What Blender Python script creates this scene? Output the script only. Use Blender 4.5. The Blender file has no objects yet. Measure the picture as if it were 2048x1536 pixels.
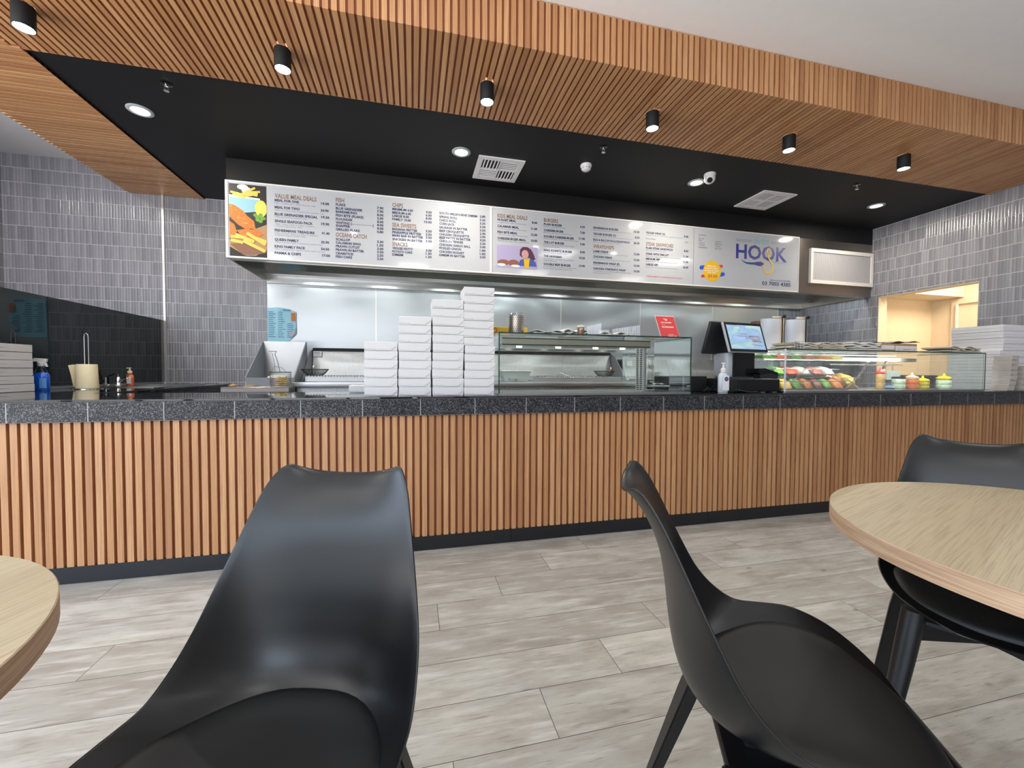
import bpy, bmesh, math, random
from mathutils import Vector, Matrix, Euler
random.seed(7)
C = bpy.context.scene.collection
sc = bpy.context.scene
PI = math.pi

# ------------------------------------------------------------------ camera
cam = bpy.data.cameras.new('camera'); camo = bpy.data.objects.new('camera', cam); C.objects.link(camo)
cam.sensor_width = 36.0; cam.lens = 821.1146 / 2048 * 36.0; cam.clip_start = 0.02; cam.clip_end = 100
_fw = Vector((0.23363978, 0.97186175, -0.02995307))
_rt = Vector((0.97232036, -0.23360295, 0.00477235))
_up = Vector((0.00235906, 0.03023899, 0.99953991))
_m = Matrix.Identity(4)
for i in range(3):
    _m[i][0] = _rt[i]; _m[i][1] = _up[i]; _m[i][2] = -_fw[i]
_m[0][3], _m[1][3], _m[2][3] = 0, 0, 1.08
camo.matrix_world = _m
sc.camera = camo

# ------------------------------------------------------------------ view, world, daylight
sc.view_settings.view_transform = 'Standard'; sc.view_settings.look = 'None'
sc.view_settings.exposure = 0.72; sc.view_settings.gamma = 1.0
sc.view_settings.use_curve_mapping = False
cy = sc.cycles
cy.max_bounces = 10; cy.diffuse_bounces = 4; cy.glossy_bounces = 4; cy.transmission_bounces = 6
cy.transparent_max_bounces = 24; cy.sample_clamp_indirect = 6.0; cy.caustics_reflective = False
cy.caustics_refractive = False; cy.blur_glossy = 0.5

w = bpy.data.worlds.new('world'); sc.world = w; w.use_nodes = True
nt = w.node_tree; nt.nodes.clear()
tc = nt.nodes.new('ShaderNodeTexCoord'); sx = nt.nodes.new('ShaderNodeSeparateXYZ')
cr = nt.nodes.new('ShaderNodeValToRGB'); bg = nt.nodes.new('ShaderNodeBackground'); wo = nt.nodes.new('ShaderNodeOutputWorld')
nt.links.new(tc.outputs['Generated'], sx.inputs[0]); nt.links.new(sx.outputs['Z'], cr.inputs[0])
nt.links.new(cr.outputs[0], bg.inputs[0]); nt.links.new(bg.outputs[0], wo.inputs[0])
e = cr.color_ramp.elements
mr = nt.nodes.new('ShaderNodeMapRange'); mr.inputs[1].default_value = -1; mr.inputs[2].default_value = 1
nt.links.new(sx.outputs['Z'], mr.inputs[0]); nt.links.new(mr.outputs[0], cr.inputs[0])
# sunlit paving below, a darker band of street and buildings at the horizon, bright sky above
e[0].position = 0.0; e[0].color = (1.0, 0.99, 0.97, 1)
e[1].position = 1.0; e[1].color = (0.52, 0.71, 1.0, 1)
for p_, c_ in ((0.45, (0.95, 0.94, 0.92, 1)), (0.475, (0.20, 0.20, 0.20, 1)), (0.575, (0.20, 0.22, 0.25, 1)), (0.605, (0.70, 0.83, 1.0, 1)), (0.68, (0.68, 0.82, 1.0, 1))):
    k = e.new(p_); k.color = c_
bg.inputs[1].default_value = 5.3

def area(name, loc, rot, sx_, sy_, power, col=(1, 1, 1), spread=None):
    L = bpy.data.lights.new(name, 'AREA'); L.shape = 'RECTANGLE'; L.size = sx_; L.size_y = sy_
    L.energy = power; L.color = col
    if spread: L.spread = spread
    o = bpy.data.objects.new(name, L); C.objects.link(o); o.location = loc; o.rotation_euler = rot
    return o
# daylight portals in the glazed shopfront (behind the camera) and in the glazed left side
p1 = area('shopfront_portal', (-2.0, -4.02, 1.5), (PI / 2, 0, 0), 4.2, 2.7, 10); p1.data.cycles.is_portal = True
p2 = area('side_portal', (-4.16, -0.55, 1.5), (PI / 2, 0, -PI / 2), 6.9, 2.7, 10); p2.data.cycles.is_portal = True

area('added_fill_light', (-3.5, 3.7, 3.262), (0, 0, 0), 0.30, 0.30, 9, (1.0, 0.97, 0.93))  # extra fill added over the left bay to brighten the wall tiles
# fill lights added under the seating ceiling, above and behind the camera
for lx in (-2.6, 0.0, 2.6, 5.0):
    for ly in (-2.8, -0.4, 1.3):
        area('added_fill_light', (lx, ly, 3.262), (0, 0, 0), 0.60, 0.60, 5, (1.0, 0.99, 0.98))

# ------------------------------------------------------------------ node helpers
class N:
    def __init__(s, name):
        s.m = bpy.data.materials.new(name); s.m.use_nodes = True; s.t = s.m.node_tree
        s.b = s.t.nodes['Principled BSDF']; s.out = s.t.nodes['Material Output']
    def n(s, typ, **kw):
        q = s.t.nodes.new(typ)
        for k_, v_ in kw.items(): setattr(q, k_, v_)
        return q
    def l(s, a, b): s.t.links.new(a, b)
    def val(s, x, sock):
        if isinstance(x, (int, float)): sock.default_value = x
        elif isinstance(x, (tuple, list)): sock.default_value = x
        else: s.l(x, sock)
    def math(s, op, a, b=0.0, c=None, clamp=False):
        q = s.n('ShaderNodeMath', operation=op); q.use_clamp = clamp
        s.val(a, q.inputs[0]); s.val(b, q.inputs[1])
        if c is not None: s.val(c, q.inputs[2])
        return q.outputs[0]
    def mix(s, f, a, b, blend='MIX'):
        q = s.n('ShaderNodeMix', data_type='RGBA'); q.blend_type = blend
        s.val(f, q.inputs[0]); s.val(a, q.inputs[6]); s.val(b, q.inputs[7])
        return q.outputs[2]
    def ramp(s, f, stops, interp='LINEAR'):
        q = s.n('ShaderNodeValToRGB'); q.color_ramp.interpolation = interp
        e = q.color_ramp.elements
        e[0].position, e[0].color = stops[0][0], stops[0][1]
        e[1].position, e[1].color = stops[-1][0], stops[-1][1]
        for p_, c_ in stops[1:-1]:
            k = e.new(p_); k.color = c_
        s.l(f, q.inputs[0]); return q.outputs[0]
    def obj(s):
        if not hasattr(s, '_o'): s._o = s.n('ShaderNodeTexCoord').outputs['Object']
        return s._o
    def xyz(s, v=None):
        q = s.n('ShaderNodeSeparateXYZ'); s.l(v or s.obj(), q.inputs[0]); return q.outputs
    def comb(s, x, y, z):
        q = s.n('ShaderNodeCombineXYZ')
        for i_, v_ in enumerate((x, y, z)): s.val(v_, q.inputs[i_])
        return q.outputs[0]
    def noise(s, v, scale, detail=3, rough=0.5, dist=0.0):
        q = s.n('ShaderNodeTexNoise'); q.inputs['Scale'].default_value = scale
        q.inputs['Detail'].default_value = detail; q.inputs['Roughness'].default_value = rough
        q.inputs['Distortion'].default_value = dist
        s.l(v, q.inputs['Vector']); return q.outputs['Fac']
    def white(s, v, dims='3D'):
        q = s.n('ShaderNodeTexWhiteNoise', noise_dimensions=dims)
        s.l(v, q.inputs['W' if dims == '1D' else 'Vector']); return q.outputs['Value']
    def scale(s, v, sc_):
        q = s.n('ShaderNodeVectorMath', operation='MULTIPLY'); s.l(v, q.inputs[0]); q.inputs[1].default_value = sc_
        return q.outputs[0]
    def bump(s, h, strength=0.3, dist=0.01):
        q = s.n('ShaderNodeBump'); q.inputs['Strength'].default_value = strength; q.inputs['Distance'].default_value = dist
        s.l(h, q.inputs['Height']); s.l(q.outputs[0], s.b.inputs['Normal']); return q

def S(r, g, b):
    f = lambda c: (c / 255 / 12.92) if c / 255 <= 0.04045 else ((c / 255 + 0.055) / 1.055) ** 2.4
    return (f(r), f(g), f(b), 1.0)

def mat(name, col, rough=0.5, metal=0.0, spec=None, emit=None, estr=0, coat=0.0, bumpn=None):
    m = N(name); m.b.inputs['Base Color'].default_value = col
    m.b.inputs['Roughness'].default_value = rough; m.b.inputs['Metallic'].default_value = metal
    if spec is not None: m.b.inputs['Specular IOR Level'].default_value = spec
    if emit: m.b.inputs['Emission Color'].default_value = emit; m.b.inputs['Emission Strength'].default_value = estr
    if coat: m.b.inputs['Coat Weight'].default_value = coat; m.b.inputs['Coat Roughness'].default_value = 0.08
    # every surface keeps a little procedural variation
    nz = m.noise(m.obj(), bumpn[0] if bumpn else 14.0, 3)
    m.l(m.mix(m.math('MULTIPLY', nz, 0.16), col, tuple(c * 0.72 for c in col[:3]) + (1,)), m.b.inputs['Base Color'])
    if bumpn: m.bump(nz, bumpn[1], bumpn[2])
    return m.m

# ------------------------------------------------------------------ materials
def wood_slat(name, idx_axis, pitch, off, lights, dark):
    """timber battens: a tone per batten, fine grain along it"""
    m = N(name); X = m.xyz(); ax = 'XYZ'.index(idx_axis)
    i = m.math('FLOOR', m.math('DIVIDE', m.math('SUBTRACT', X[ax], off), pitch))
    r = m.white(i, '1D')
    grain = [2.0, 2.0, 2.0]; grain[ax] = 160.0
    if idx_axis == 'X': v = m.scale(m.obj(), (170, 3.0, 3.0))
    else: v = m.scale(m.obj(), (3.0, 170, 170))
    sh = m.comb(m.math('MULTIPLY', i, 7.13), m.math('MULTIPLY', i, 3.7), m.math('MULTIPLY', i, 5.9))
    ad = m.n('ShaderNodeVectorMath', operation='ADD'); m.l(v, ad.inputs[0]); m.l(sh, ad.inputs[1])
    g = m.noise(ad.outputs[0], 1.0, 4, 0.6)
    col = m.ramp(r, [(0.0, lights[0]), (0.45, lights[1]), (0.75, lights[2]), (1.0, dark)])
    col = m.mix(m.math('MULTIPLY', m.math('SUBTRACT', g, 0.40, clamp=True), 2.2, clamp=True), col, S(138, 92, 62), 'MIX')
    m.l(col, m.b.inputs['Base Color']); m.b.inputs['Roughness'].default_value = 0.42
    m.bump(g, 0.12, 0.002)
    return m.m
WL = (S(196, 150, 106), S(189, 141, 97), S(180, 131, 88)); WD = S(162, 114, 76)
M = {}
M['slat_x'] = wood_slat('timber_battens', 'X', 0.0425, 0.0, WL, WD)
M['slat_y'] = wood_slat('timber_battens_side', 'Y', 0.0425, 0.0, WL, WD)
M['slat_back'] = mat('stained_backing_board', S(134, 74, 40), 0.6)

ANI = 0.25
def stainless(name, col, rough, wav=0.0, wscale=1.2, axis='Z'):
    m = N(name); m.b.inputs['Metallic'].default_value = 1.0
    m.b.inputs['Roughness'].default_value = rough
    br = m.noise(m.scale(m.obj(), (1.5, 1.5, 320) if axis == 'Z' else (320, 1.5, 1.5)), 1.0, 2)
    m.l(m.mix(m.math('MULTIPLY', br, 0.16), col, tuple(c * 0.75 for c in col[:3]) + (1,)), m.b.inputs['Base Color'])
    m.l(m.math('ADD', m.math('MULTIPLY', br, 0.10), rough - 0.04), m.b.inputs['Roughness'])
    tg = m.n('ShaderNodeTangent'); tg.direction_type = 'RADIAL'; tg.axis = 'Z'
    if axis == 'Z' or axis == 'X': m.l(tg.outputs[0], m.b.inputs['Tangent']); m.b.inputs['Anisotropic'].default_value = 0.0 if wav and wscale < 1.5 else 0.75; m.b.inputs['Anisotropic Rotation'].default_value = ANI
    if wav:
        wv = m.noise(m.scale(m.obj(), (1.0, 1.0, 2.2)), wscale, 1, 0.4, 0.6)
        h = wv
        m.bump(h, 1.0, wav)
    else: m.bump(br, 0.02, 0.0006)
    return m.m
M['steel'] = stainless('brushed_stainless', (0.48, 0.49, 0.50, 1), 0.32)
M['steel_v'] = stainless('brushed_stainless_upright', (0.46, 0.48, 0.48, 1), 0.28, axis='X')
M['splash'] = stainless('stainless_splashback_sheet', (0.47, 0.50, 0.53, 1), 0.37, 0.06, 0.8)
M['hood_steel'] = stainless('hood_stainless', (0.46, 0.43, 0.38, 1), 0.22)
M['hood_brown'] = stainless('hood_front_stainless', (0.28, 0.25, 0.23, 1), 0.38)
M['chrome'] = mat('polished_chrome', (0.85, 0.85, 0.85, 1), 0.08, 1.0)
M['wire'] = mat('dark_wire', (0.18, 0.17, 0.16, 1), 0.3, 0.9)

def granite(name, joint):
    m = N(name); o = m.obj(); X = m.xyz()
    v = m.n('ShaderNodeTexVoronoi'); v.inputs['Scale'].default_value = 260; m.l(o, v.inputs['Vector'])
    n1 = m.noise(o, 190, 3, 0.7)
    f = m.math('MULTIPLY', m.math('ADD', m.white(m.scale(v.outputs['Position'], (1, 1, 1))), n1), 0.5)
    col = m.ramp(f, [(0.30, S(14, 14, 16)), (0.50, S(30, 31, 34)), (0.64, S(66, 67, 72)), (0.80, S(132, 133, 138))])
    if joint:
        fx = m.math('FRACT', m.math('DIVIDE', m.math('SUBTRACT', X[0], -1.909), 0.3246))
        j = m.math('LESS_THAN', fx, 0.014)
        col = m.mix(j, col, S(150, 150, 158))
    m.l(col, m.b.inputs['Base Color'])
    m.b.inputs['Roughness'].default_value = 0.28 if joint else 0.04
    m.b.inputs['Specular IOR Level'].default_value = 0.3
    return m.m
M['granite'] = granite('speckled_granite_tile', True)
m = N('polished_black_granite'); n1 = m.noise(m.obj(), 300, 2, 0.7)
m.l(m.ramp(n1, [(0.45, S(14, 14, 16)), (0.72, S(60, 60, 66))]), m.b.inputs['Base Color'])
m.b.inputs['Roughness'].default_value = 0.035; m.b.inputs['IOR'].default_value = 1.7; M['granite_top'] = m.m

def kitkat(name, axis, off_z=1.092, rowh=0.1463, fw_=0.0262):
    """finger mosaic: convex upright fingers in rows with pale grout between the rows"""
    m = N(name); X = m.xyz(); a = X['XYZ'.index(axis)]
    row = m.math('DIVIDE', m.math('SUBTRACT', X[2], off_z), rowh)
    ri = m.math('FLOOR', row); rf = m.math('FRACT', row)
    fcol = m.math('DIVIDE', m.math('ADD', a, 20.0), fw_); fi = m.math('FLOOR', fcol); ff = m.math('FRACT', fcol)
    r = m.white(m.comb(fi, ri, 0.0)); r2 = m.white(m.comb(fi, ri, 4.0))
    base = m.ramp(r, [(0.0, S(134, 135, 144)), (0.5, S(152, 153, 162)), (1.0, S(170, 170, 178))])
    cl = m.noise(m.obj(), 55, 4, 0.6)
    base = m.mix(m.math('MULTIPLY', cl, 0.5), base, S(122, 121, 131))
    g = m.math('MAXIMUM', m.math('LESS_THAN', rf, 0.020), m.math('GREATER_THAN', rf, 0.982))
    gv = m.math('MAXIMUM', m.math('LESS_THAN', ff, 0.05), m.math('GREATER_THAN', ff, 0.95))
    base = m.mix(gv, base, S(120, 120, 130)); col = m.mix(g, base, S(196, 197, 202))
    m.l(col, m.b.inputs['Base Color'])
    d = m.math('MULTIPLY', m.math('SUBTRACT', ff, 0.5), 2.0)
    h = m.math('SUBTRACT', 1.0, m.math('POWER', m.math('ABSOLUTE', d), 2.2))
    h = m.math('ADD', h, m.math('MULTIPLY', d, m.math('MULTIPLY', m.math('SUBTRACT', r2, 0.5), 0.9)))
    h = m.math('ADD', m.math('MULTIPLY', h, m.math('SUBTRACT', 1.0, g)), m.math('MULTIPLY', cl, 0.25))
    m.bump(h, 0.55, 0.0035)
    m.l(m.math('ADD', m.math('MULTIPLY', g, 0.5), m.math('ADD', 0.17, m.math('MULTIPLY', r2, 0.12))), m.b.inputs['Roughness'])
    m.b.inputs['Specular IOR Level'].default_value = 0.75
    return m.m
M['tile_x'] = kitkat('finger_tile_back', 'X'); M['tile_y'] = kitkat('finger_tile_side', 'Y')

def floor_mat():
    m = N('grey_timber_look_plank_tile'); X = m.xyz()
    W_, L_, Y0 = 0.1972, 1.2454, 2.4935
    rr = m.math('DIVIDE', m.math('SUBTRACT', Y0, X[1]), W_); k = m.math('FLOOR', rr); fy = m.math('FRACT', rr)
    xx = m.math('DIVIDE', m.math('SUBTRACT', X[0], m.math('SUBTRACT', 1.0377, m.math('MULTIPLY', k, 0.31135))), L_)
    xi = m.math('FLOOR', xx); fx = m.math('FRACT', xx)
    r = m.white(m.comb(k, xi, 0.0)); r2 = m.white(m.comb(k, xi, 9.0))
    off = m.comb(m.math('MULTIPLY', r, 37.0), m.math('MULTIPLY', r2, 19.0), 0.0)
    ad = m.n('ShaderNodeVectorMath', operation='ADD'); m.l(m.obj(), ad.inputs[0]); m.l(off, ad.inputs[1]); V = ad.outputs[0]
    base = m.ramp(r, [(0.0, S(150, 146, 137)), (0.5, S(164, 160, 150)), (1.0, S(177, 174, 164))])
    bl = m.noise(m.scale(V, (2.2, 7.0, 1)), 1.6, 4, 0.6)
    base = m.mix(m.math('MULTIPLY', m.math('SUBTRACT', bl, 0.42, clamp=True), 3.0, clamp=True), base, S(130, 122, 112))
    st = m.noise(m.scale(V, (7.0, 150.0, 1)), 1.0, 5, 0.7)
    base = m.mix(m.math('MULTIPLY', m.math('SUBTRACT', st, 0.56, clamp=True), 6.0, clamp=True), base, S(98, 88, 79))
    hl = m.noise(m.scale(V, (3.0, 22.0, 1)), 1.3, 3, 0.6)
    base = m.mix(m.math('MULTIPLY', m.math('SUBTRACT', hl, 0.52, clamp=True), 3.0, clamp=True), base, S(192, 188, 181))
    # knots
    vo = m.n('ShaderNodeTexVoronoi'); vo.inputs['Scale'].default_value = 1.0
    m.l(m.scale(V, (3.4, 6.5, 1)), vo.inputs['Vector'])
    kn = m.math('MULTIPLY', m.math('SUBTRACT', 0.085, vo.outputs['Distance'], clamp=True), 14.0, clamp=True)
    sel = m.math('GREATER_THAN', m.white(vo.outputs['Position']), 0.42)
    base = m.mix(m.math('MULTIPLY', m.math('MULTIPLY', kn, sel), 0.75), base, S(74, 64, 56))
    j = m.math('MAXIMUM', m.math('LESS_THAN', fy, 0.011), m.math('LESS_THAN', fx, 0.0017))
    m.l(m.mix(j, base, S(46, 38, 36)), m.b.inputs['Base Color'])
    m.b.inputs['Roughness'].default_value = 0.42
    m.bump(m.math('ADD', m.math('MULTIPLY', st, -0.5), m.math('MULTIPLY', j, -3.0)), 0.15, 0.002)
    return m.m
M['floor'] = floor_mat()

def oak(name, tone, ang=0.0, strip=0.072, edge=False):
    m = N(name)
    mp = m.n('ShaderNodeMapping'); mp.inputs['Rotation'].default_value = (0, 0, ang); m.l(m.obj(), mp.inputs[0])
    X = m.xyz(mp.outputs[0])
    k = m.math('FLOOR', m.math('DIVIDE', X[1], strip)); r = m.white(k, '1D')
    sh = m.comb(m.math('MULTIPLY', k, 3.3), m.math('MULTIPLY', k, 0.77), 0.0)
    ad = m.n('ShaderNodeVectorMath', operation='ADD'); m.l(mp.outputs[0], ad.inputs[0]); m.l(sh, ad.inputs[1])
    if edge: g = m.noise(m.scale(m.obj(), (5, 5, 240)), 1.0, 5, 0.65, 0.3)
    else: g = m.noise(m.scale(ad.outputs[0], (7, 380, 1)), 1.0, 5, 0.6, 0.4)
    c = m.ramp(r, [(0.0, tone[0]), (0.5, tone[1]), (1.0, tone[2])]) if not edge else m.ramp(g, [(0.3, tone[0]), (0.7, tone[1])])
    c = m.mix(m.math('MULTIPLY', m.math('SUBTRACT', g, 0.46, clamp=True), 2.8, clamp=True), c, tone[3])
    m.l(c, m.b.inputs['Base Color']); m.b.inputs['Roughness'].default_value = 0.5
    m.bump(g, 0.08, 0.001)
    return m.m
OT = (S(168, 154, 126), S(178, 162, 132), S(160, 144, 114), S(126, 108, 82))
OE = (S(196, 168, 140), S(182, 150, 120), S(0, 0, 0), S(142, 108, 80))
M['oak'] = oak('oak_table_top', OT, -0.35); M['oak2'] = oak('oak_table_top_left', OT, 1.9)
M['oak_edge'] = oak('oak_table_edge', OE, edge=True)

M['shell'] = mat('black_moulded_plastic', S(4, 6, 9), 0.33, spec=0.5, bumpn=(900, 0.10, 0.0006))
M['pad'] = mat('black_leatherette', S(13, 15, 17), 0.50, spec=0.45, bumpn=(700, 0.12, 0.0006))
M['leg'] = mat('black_painted_timber', S(12, 12, 15), 0.42, spec=0.45)
M['white_ceiling'] = mat('white_ceiling_paint', S(240, 240, 243), 0.8)
M['white_wall'] = mat('white_wall_paint', S(212, 211, 210), 0.8)
M['black_paint'] = mat('matt_black_paint', S(17, 18, 21), 0.62, spec=0.3)
M['black_gloss'] = mat('black_gloss_plastic', S(14, 14, 16), 0.12)
M['black_plastic'] = mat('black_plastic', S(24, 25, 28), 0.45)
M['kick'] = mat('black_kickboard_tile', S(19, 21, 26), 0.35)
M['white_board'] = mat('carton_board', S(208, 208, 210), 0.75)
M['bright_board'] = mat('bright_carton_board', S(238, 238, 243), 0.75)
M['grey_board'] = mat('grey_carton_board', S(190, 184, 178), 0.8)
M['paper'] = mat('white_paper', S(216, 214, 208), 0.85)
M['butcher'] = mat('offwhite_paper', S(208, 200, 184), 0.85)
M['card'] = mat('brown_cardboard', S(178, 142, 104), 0.85)
M['grate_white'] = mat('white_powder_coat', S(226, 224, 228), 0.45)
M['alu'] = mat('aluminium_trim', (0.72, 0.71, 0.68, 1), 0.35, 0.9)
M['sign_face'] = mat('menu_board_face', S(190, 194, 202), 0.08, coat=0.5)
M['sign_frame'] = mat('menu_board_frame', S(232, 228, 226), 0.4)
M['cream'] = mat('cream_wall_paint', S(236, 222, 200), 0.8)
M['cream_door'] = mat('cream_door_paint', S(236, 220, 200), 0.6)
M['ink_navy'] = mat('navy_print', S(34, 46, 84), 0.5)
M['ink_tan'] = mat('tan_print', S(134, 106, 80), 0.5)
M['ink_grey'] = mat('grey_print', S(104, 108, 122), 0.5)
M['ink_red'] = mat('red_print', S(214, 60, 50), 0.5)
M['ink_cyan'] = mat('cyan_print', S(88, 176, 204), 0.5)
M['ink_royal'] = mat('royal_blue_print', S(28, 34, 140), 0.45)
M['ink_phone'] = mat('phone_blue_print', S(34, 48, 110), 0.45)
M['ink_yellow'] = mat('golden_yellow_print', S(236, 190, 24), 0.45)
M['ink_hook'] = mat('rope_yellow_print', S(222, 190, 104), 0.5)
M['ink_blue'] = mat('bright_blue_print', S(34, 86, 206), 0.45)
M['ink_white'] = mat('white_print', S(248, 244, 232), 0.5)
M['ink_black'] = mat('black_print', S(24, 22, 24), 0.5)
M['ink_teal'] = mat('teal_print', S(140, 190, 206), 0.5)
M['red'] = mat('red_poster', S(218, 66, 66), 0.35)
M['yellow'] = mat('yellow_plastic', S(236, 214, 20), 0.35)
M['mustard'] = mat('mustard_sauce', S(196, 178, 20), 0.3)
M['yellow_box'] = mat('yellow_carton', S(226, 186, 62), 0.6)
M['orange'] = mat('orange_sauce', S(216, 116, 52), 0.3)
M['pale_green'] = mat('pale_sauce', S(206, 226, 200), 0.35)
M['pink'] = mat('pale_pink_plastic', S(238, 190, 160), 0.4)
M['redlid'] = mat('red_plastic', S(196, 44, 48), 0.35)
M['spice'] = mat('seasoning_mix', S(212, 174, 110), 0.7, bumpn=(200, 0.4, 0.002))
M['bluecloth'] = mat('blue_cloth', S(96, 134, 172), 0.9, bumpn=(60, 0.6, 0.004))
M['bluewire'] = mat('pale_blue_wire', S(232, 238, 250), 0.4)
M['blue_liquid'] = mat('blue_cleaning_liquid', S(16, 92, 206), 0.12, coat=0.6)
M['amber'] = mat('orange_soap', S(196, 88, 26), 0.15, coat=0.5)
M['label_white'] = mat('white_label', S(232, 234, 236), 0.5)
M['label_blue'] = mat('blue_label', S(92, 150, 214), 0.4)
M['grout'] = mat('dark_grout', S(112, 112, 120), 0.6)
M['satin'] = mat('satin_grey_steel', S(134, 138, 146), 0.5, 0.0)
M['menu_paper'] = mat('light_blue_menu_print', S(150, 206, 226), 0.35)
M['chips'] = mat('golden_chips', S(214, 176, 56), 0.6, bumpn=(40, 0.5, 0.006))
M['chips_pale'] = mat('pale_chips', S(238, 196, 92), 0.6)
M['batter'] = mat('fried_batter', S(208, 122, 50), 0.5, bumpn=(70, 0.9, 0.012))
M['green'] = mat('salad_leaf', S(110, 160, 62), 0.6, bumpn=(60, 0.8, 0.01))
M['tomato'] = mat('tomato_red', S(204, 74, 44), 0.4)
M['meat'] = mat('cured_meat', S(176, 96, 84), 0.5, bumpn=(50, 0.6, 0.008))
M['carrot'] = mat('grated_carrot', S(232, 132, 44), 0.6, bumpn=(90, 0.8, 0.006))
M['onion'] = mat('sliced_onion', S(226, 216, 206), 0.5, bumpn=(60, 0.6, 0.008))
M['cheese'] = mat('sliced_cheese', S(240, 212, 96), 0.5)
M['tray_plastic'] = mat('milky_plastic', S(214, 226, 222), 0.3)
M['grey_cord'] = mat('grey_cable', S(130, 132, 138), 0.5)
M['silver_plastic'] = mat('silver_plastic', S(168, 174, 182), 0.35)
M['kebab_white'] = mat('white_enamel_shield', S(224, 228, 240), 0.22)
M['brown_side'] = mat('browned_steel', S(128, 88, 66), 0.4)
M['cloth'] = mat('white_cloth', S(226, 232, 222), 0.9, bumpn=(30, 0.5, 0.01))
M['towel'] = mat('kitchen_paper', S(226, 214, 180), 0.9, bumpn=(120, 0.4, 0.003))
M['glass_tealdark'] = mat('dark_painted_glass', S(14, 26, 30), 0.03, coat=0.0, spec=0.7)
M['facade'] = mat('dark_window_frame', S(40, 42, 46), 0.4)
M['street'] = mat('street_paving', S(120, 118, 114), 0.9)

def lamp_mat(name, col, s):
    m = N(name); m.b.inputs['Base Color'].default_value = (0.9, 0.9, 0.9, 1)
    m.b.inputs['Emission Color'].default_value = col; m.b.inputs['Emission Strength'].default_value = s
    return m.m
M['lamp'] = lamp_mat('cool_white_lamp', (0.93, 0.97, 1.0, 1), 40)
M['lamp_warm'] = lamp_mat('warm_lamp', (1.0, 0.88, 0.66, 1), 2.6)
M['lamp_hood'] = lamp_mat('hood_lamp', (0.88, 1.0, 0.96, 1), 8)

def glass(name, tint, refl=1.0):
    m = N(name); m.t.nodes.remove(m.b)
    tr = m.n('ShaderNodeBsdfTransparent'); tr.inputs[0].default_value = tint
    gl = m.n('ShaderNodeBsdfGlossy'); gl.inputs['Roughness'].default_value = 0.01
    gl.inputs['Color'].default_value = (1, 1, 1, 1)
    fr = m.n('ShaderNodeFresnel'); fr.inputs[0].default_value = 1.42
    nz = m.noise(m.obj(), 3.0, 1)
    mx = m.n('ShaderNodeMixShader')
    m.l(m.math('MULTIPLY', fr.outputs[0], m.math('ADD', refl, m.math('MULTIPLY', nz, 0.02))), mx.inputs[0])
    m.l(tr.outputs[0], mx.inputs[1]); m.l(gl.outputs[0], mx.inputs[2]); m.l(mx.outputs[0], m.out.inputs[0])
    return m.m
M['glass'] = glass('display_glass', (0.965, 0.99, 0.98, 1), 0.38)
M['glass_clear'] = glass('clear_plastic', (0.93, 0.95, 0.97, 1), 0.9)
M['glass_edge'] = mat('green_glass_edge', S(26, 58, 50), 0.12)

def screen_mat():
    m = N('till_screen_image'); X = m.xyz()
    n1 = m.noise(m.scale(m.obj(), (4, 4, 9)), 1.2, 2, 0.5, 0.8)
    c = m.ramp(n1, [(0.35, S(196, 220, 214)), (0.5, S(150, 190, 220)), (0.65, S(176, 196, 236))])
    m.l(c, m.b.inputs['Base Color']); m.l(c, m.b.inputs['Emission Color'])
    m.b.inputs['Emission Strength'].default_value = 0.12; m.b.inputs['Roughness'].default_value = 0.15
    return m.m
M['screen'] = screen_mat()
def perforated(name):
    m = N(name); X = m.xyz()
    ang = m.math('MULTIPLY', m.math('ARCTAN2', X[1], X[0]), 24 / (2 * PI)); zz = m.math('DIVIDE', X[2], 0.0125)
    fz = m.math('SUBTRACT', m.math('FRACT', zz), 0.5)
    fa = m.math('SUBTRACT', m.math('FRACT', m.math('ADD', ang, m.math('MULTIPLY', m.math('FLOOR', zz), 0.5))), 0.5)
    d = m.math('ADD', m.math('MULTIPLY', fa, fa), m.math('MULTIPLY', fz, fz))
    h = m.math('LESS_THAN', d, 0.07)
    m.l(m.mix(h, (0.5, 0.46, 0.40, 1), (0.02, 0.02, 0.02, 1)), m.b.inputs['Base Color'])
    m.b.inputs['Metallic'].default_value = 0.9; m.b.inputs['Roughness'].default_value = 0.35
    return m.m
M['perf'] = perforated('perforated_steel')
def mesh_filter(name):
    m = N(name); X = m.xyz()
    f1 = m.math('FRACT', m.math('DIVIDE', X[0], 0.018)); f2 = m.math('FRACT', m.math('DIVIDE', X[2], 0.006))
    h = m.math('MAXIMUM', m.math('LESS_THAN', f1, 0.4), m.math('MULTIPLY', m.math('LESS_THAN', f2, 0.5), 0.3))
    m.l(m.mix(h, S(196, 196, 200), S(150, 150, 156)), m.b.inputs['Base Color']); m.b.inputs['Roughness'].default_value = 0.5
    m.bump(h, 0.4, 0.003)
    return m.m
M['grille'] = mesh_filter('ribbed_grille_mesh')

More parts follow.
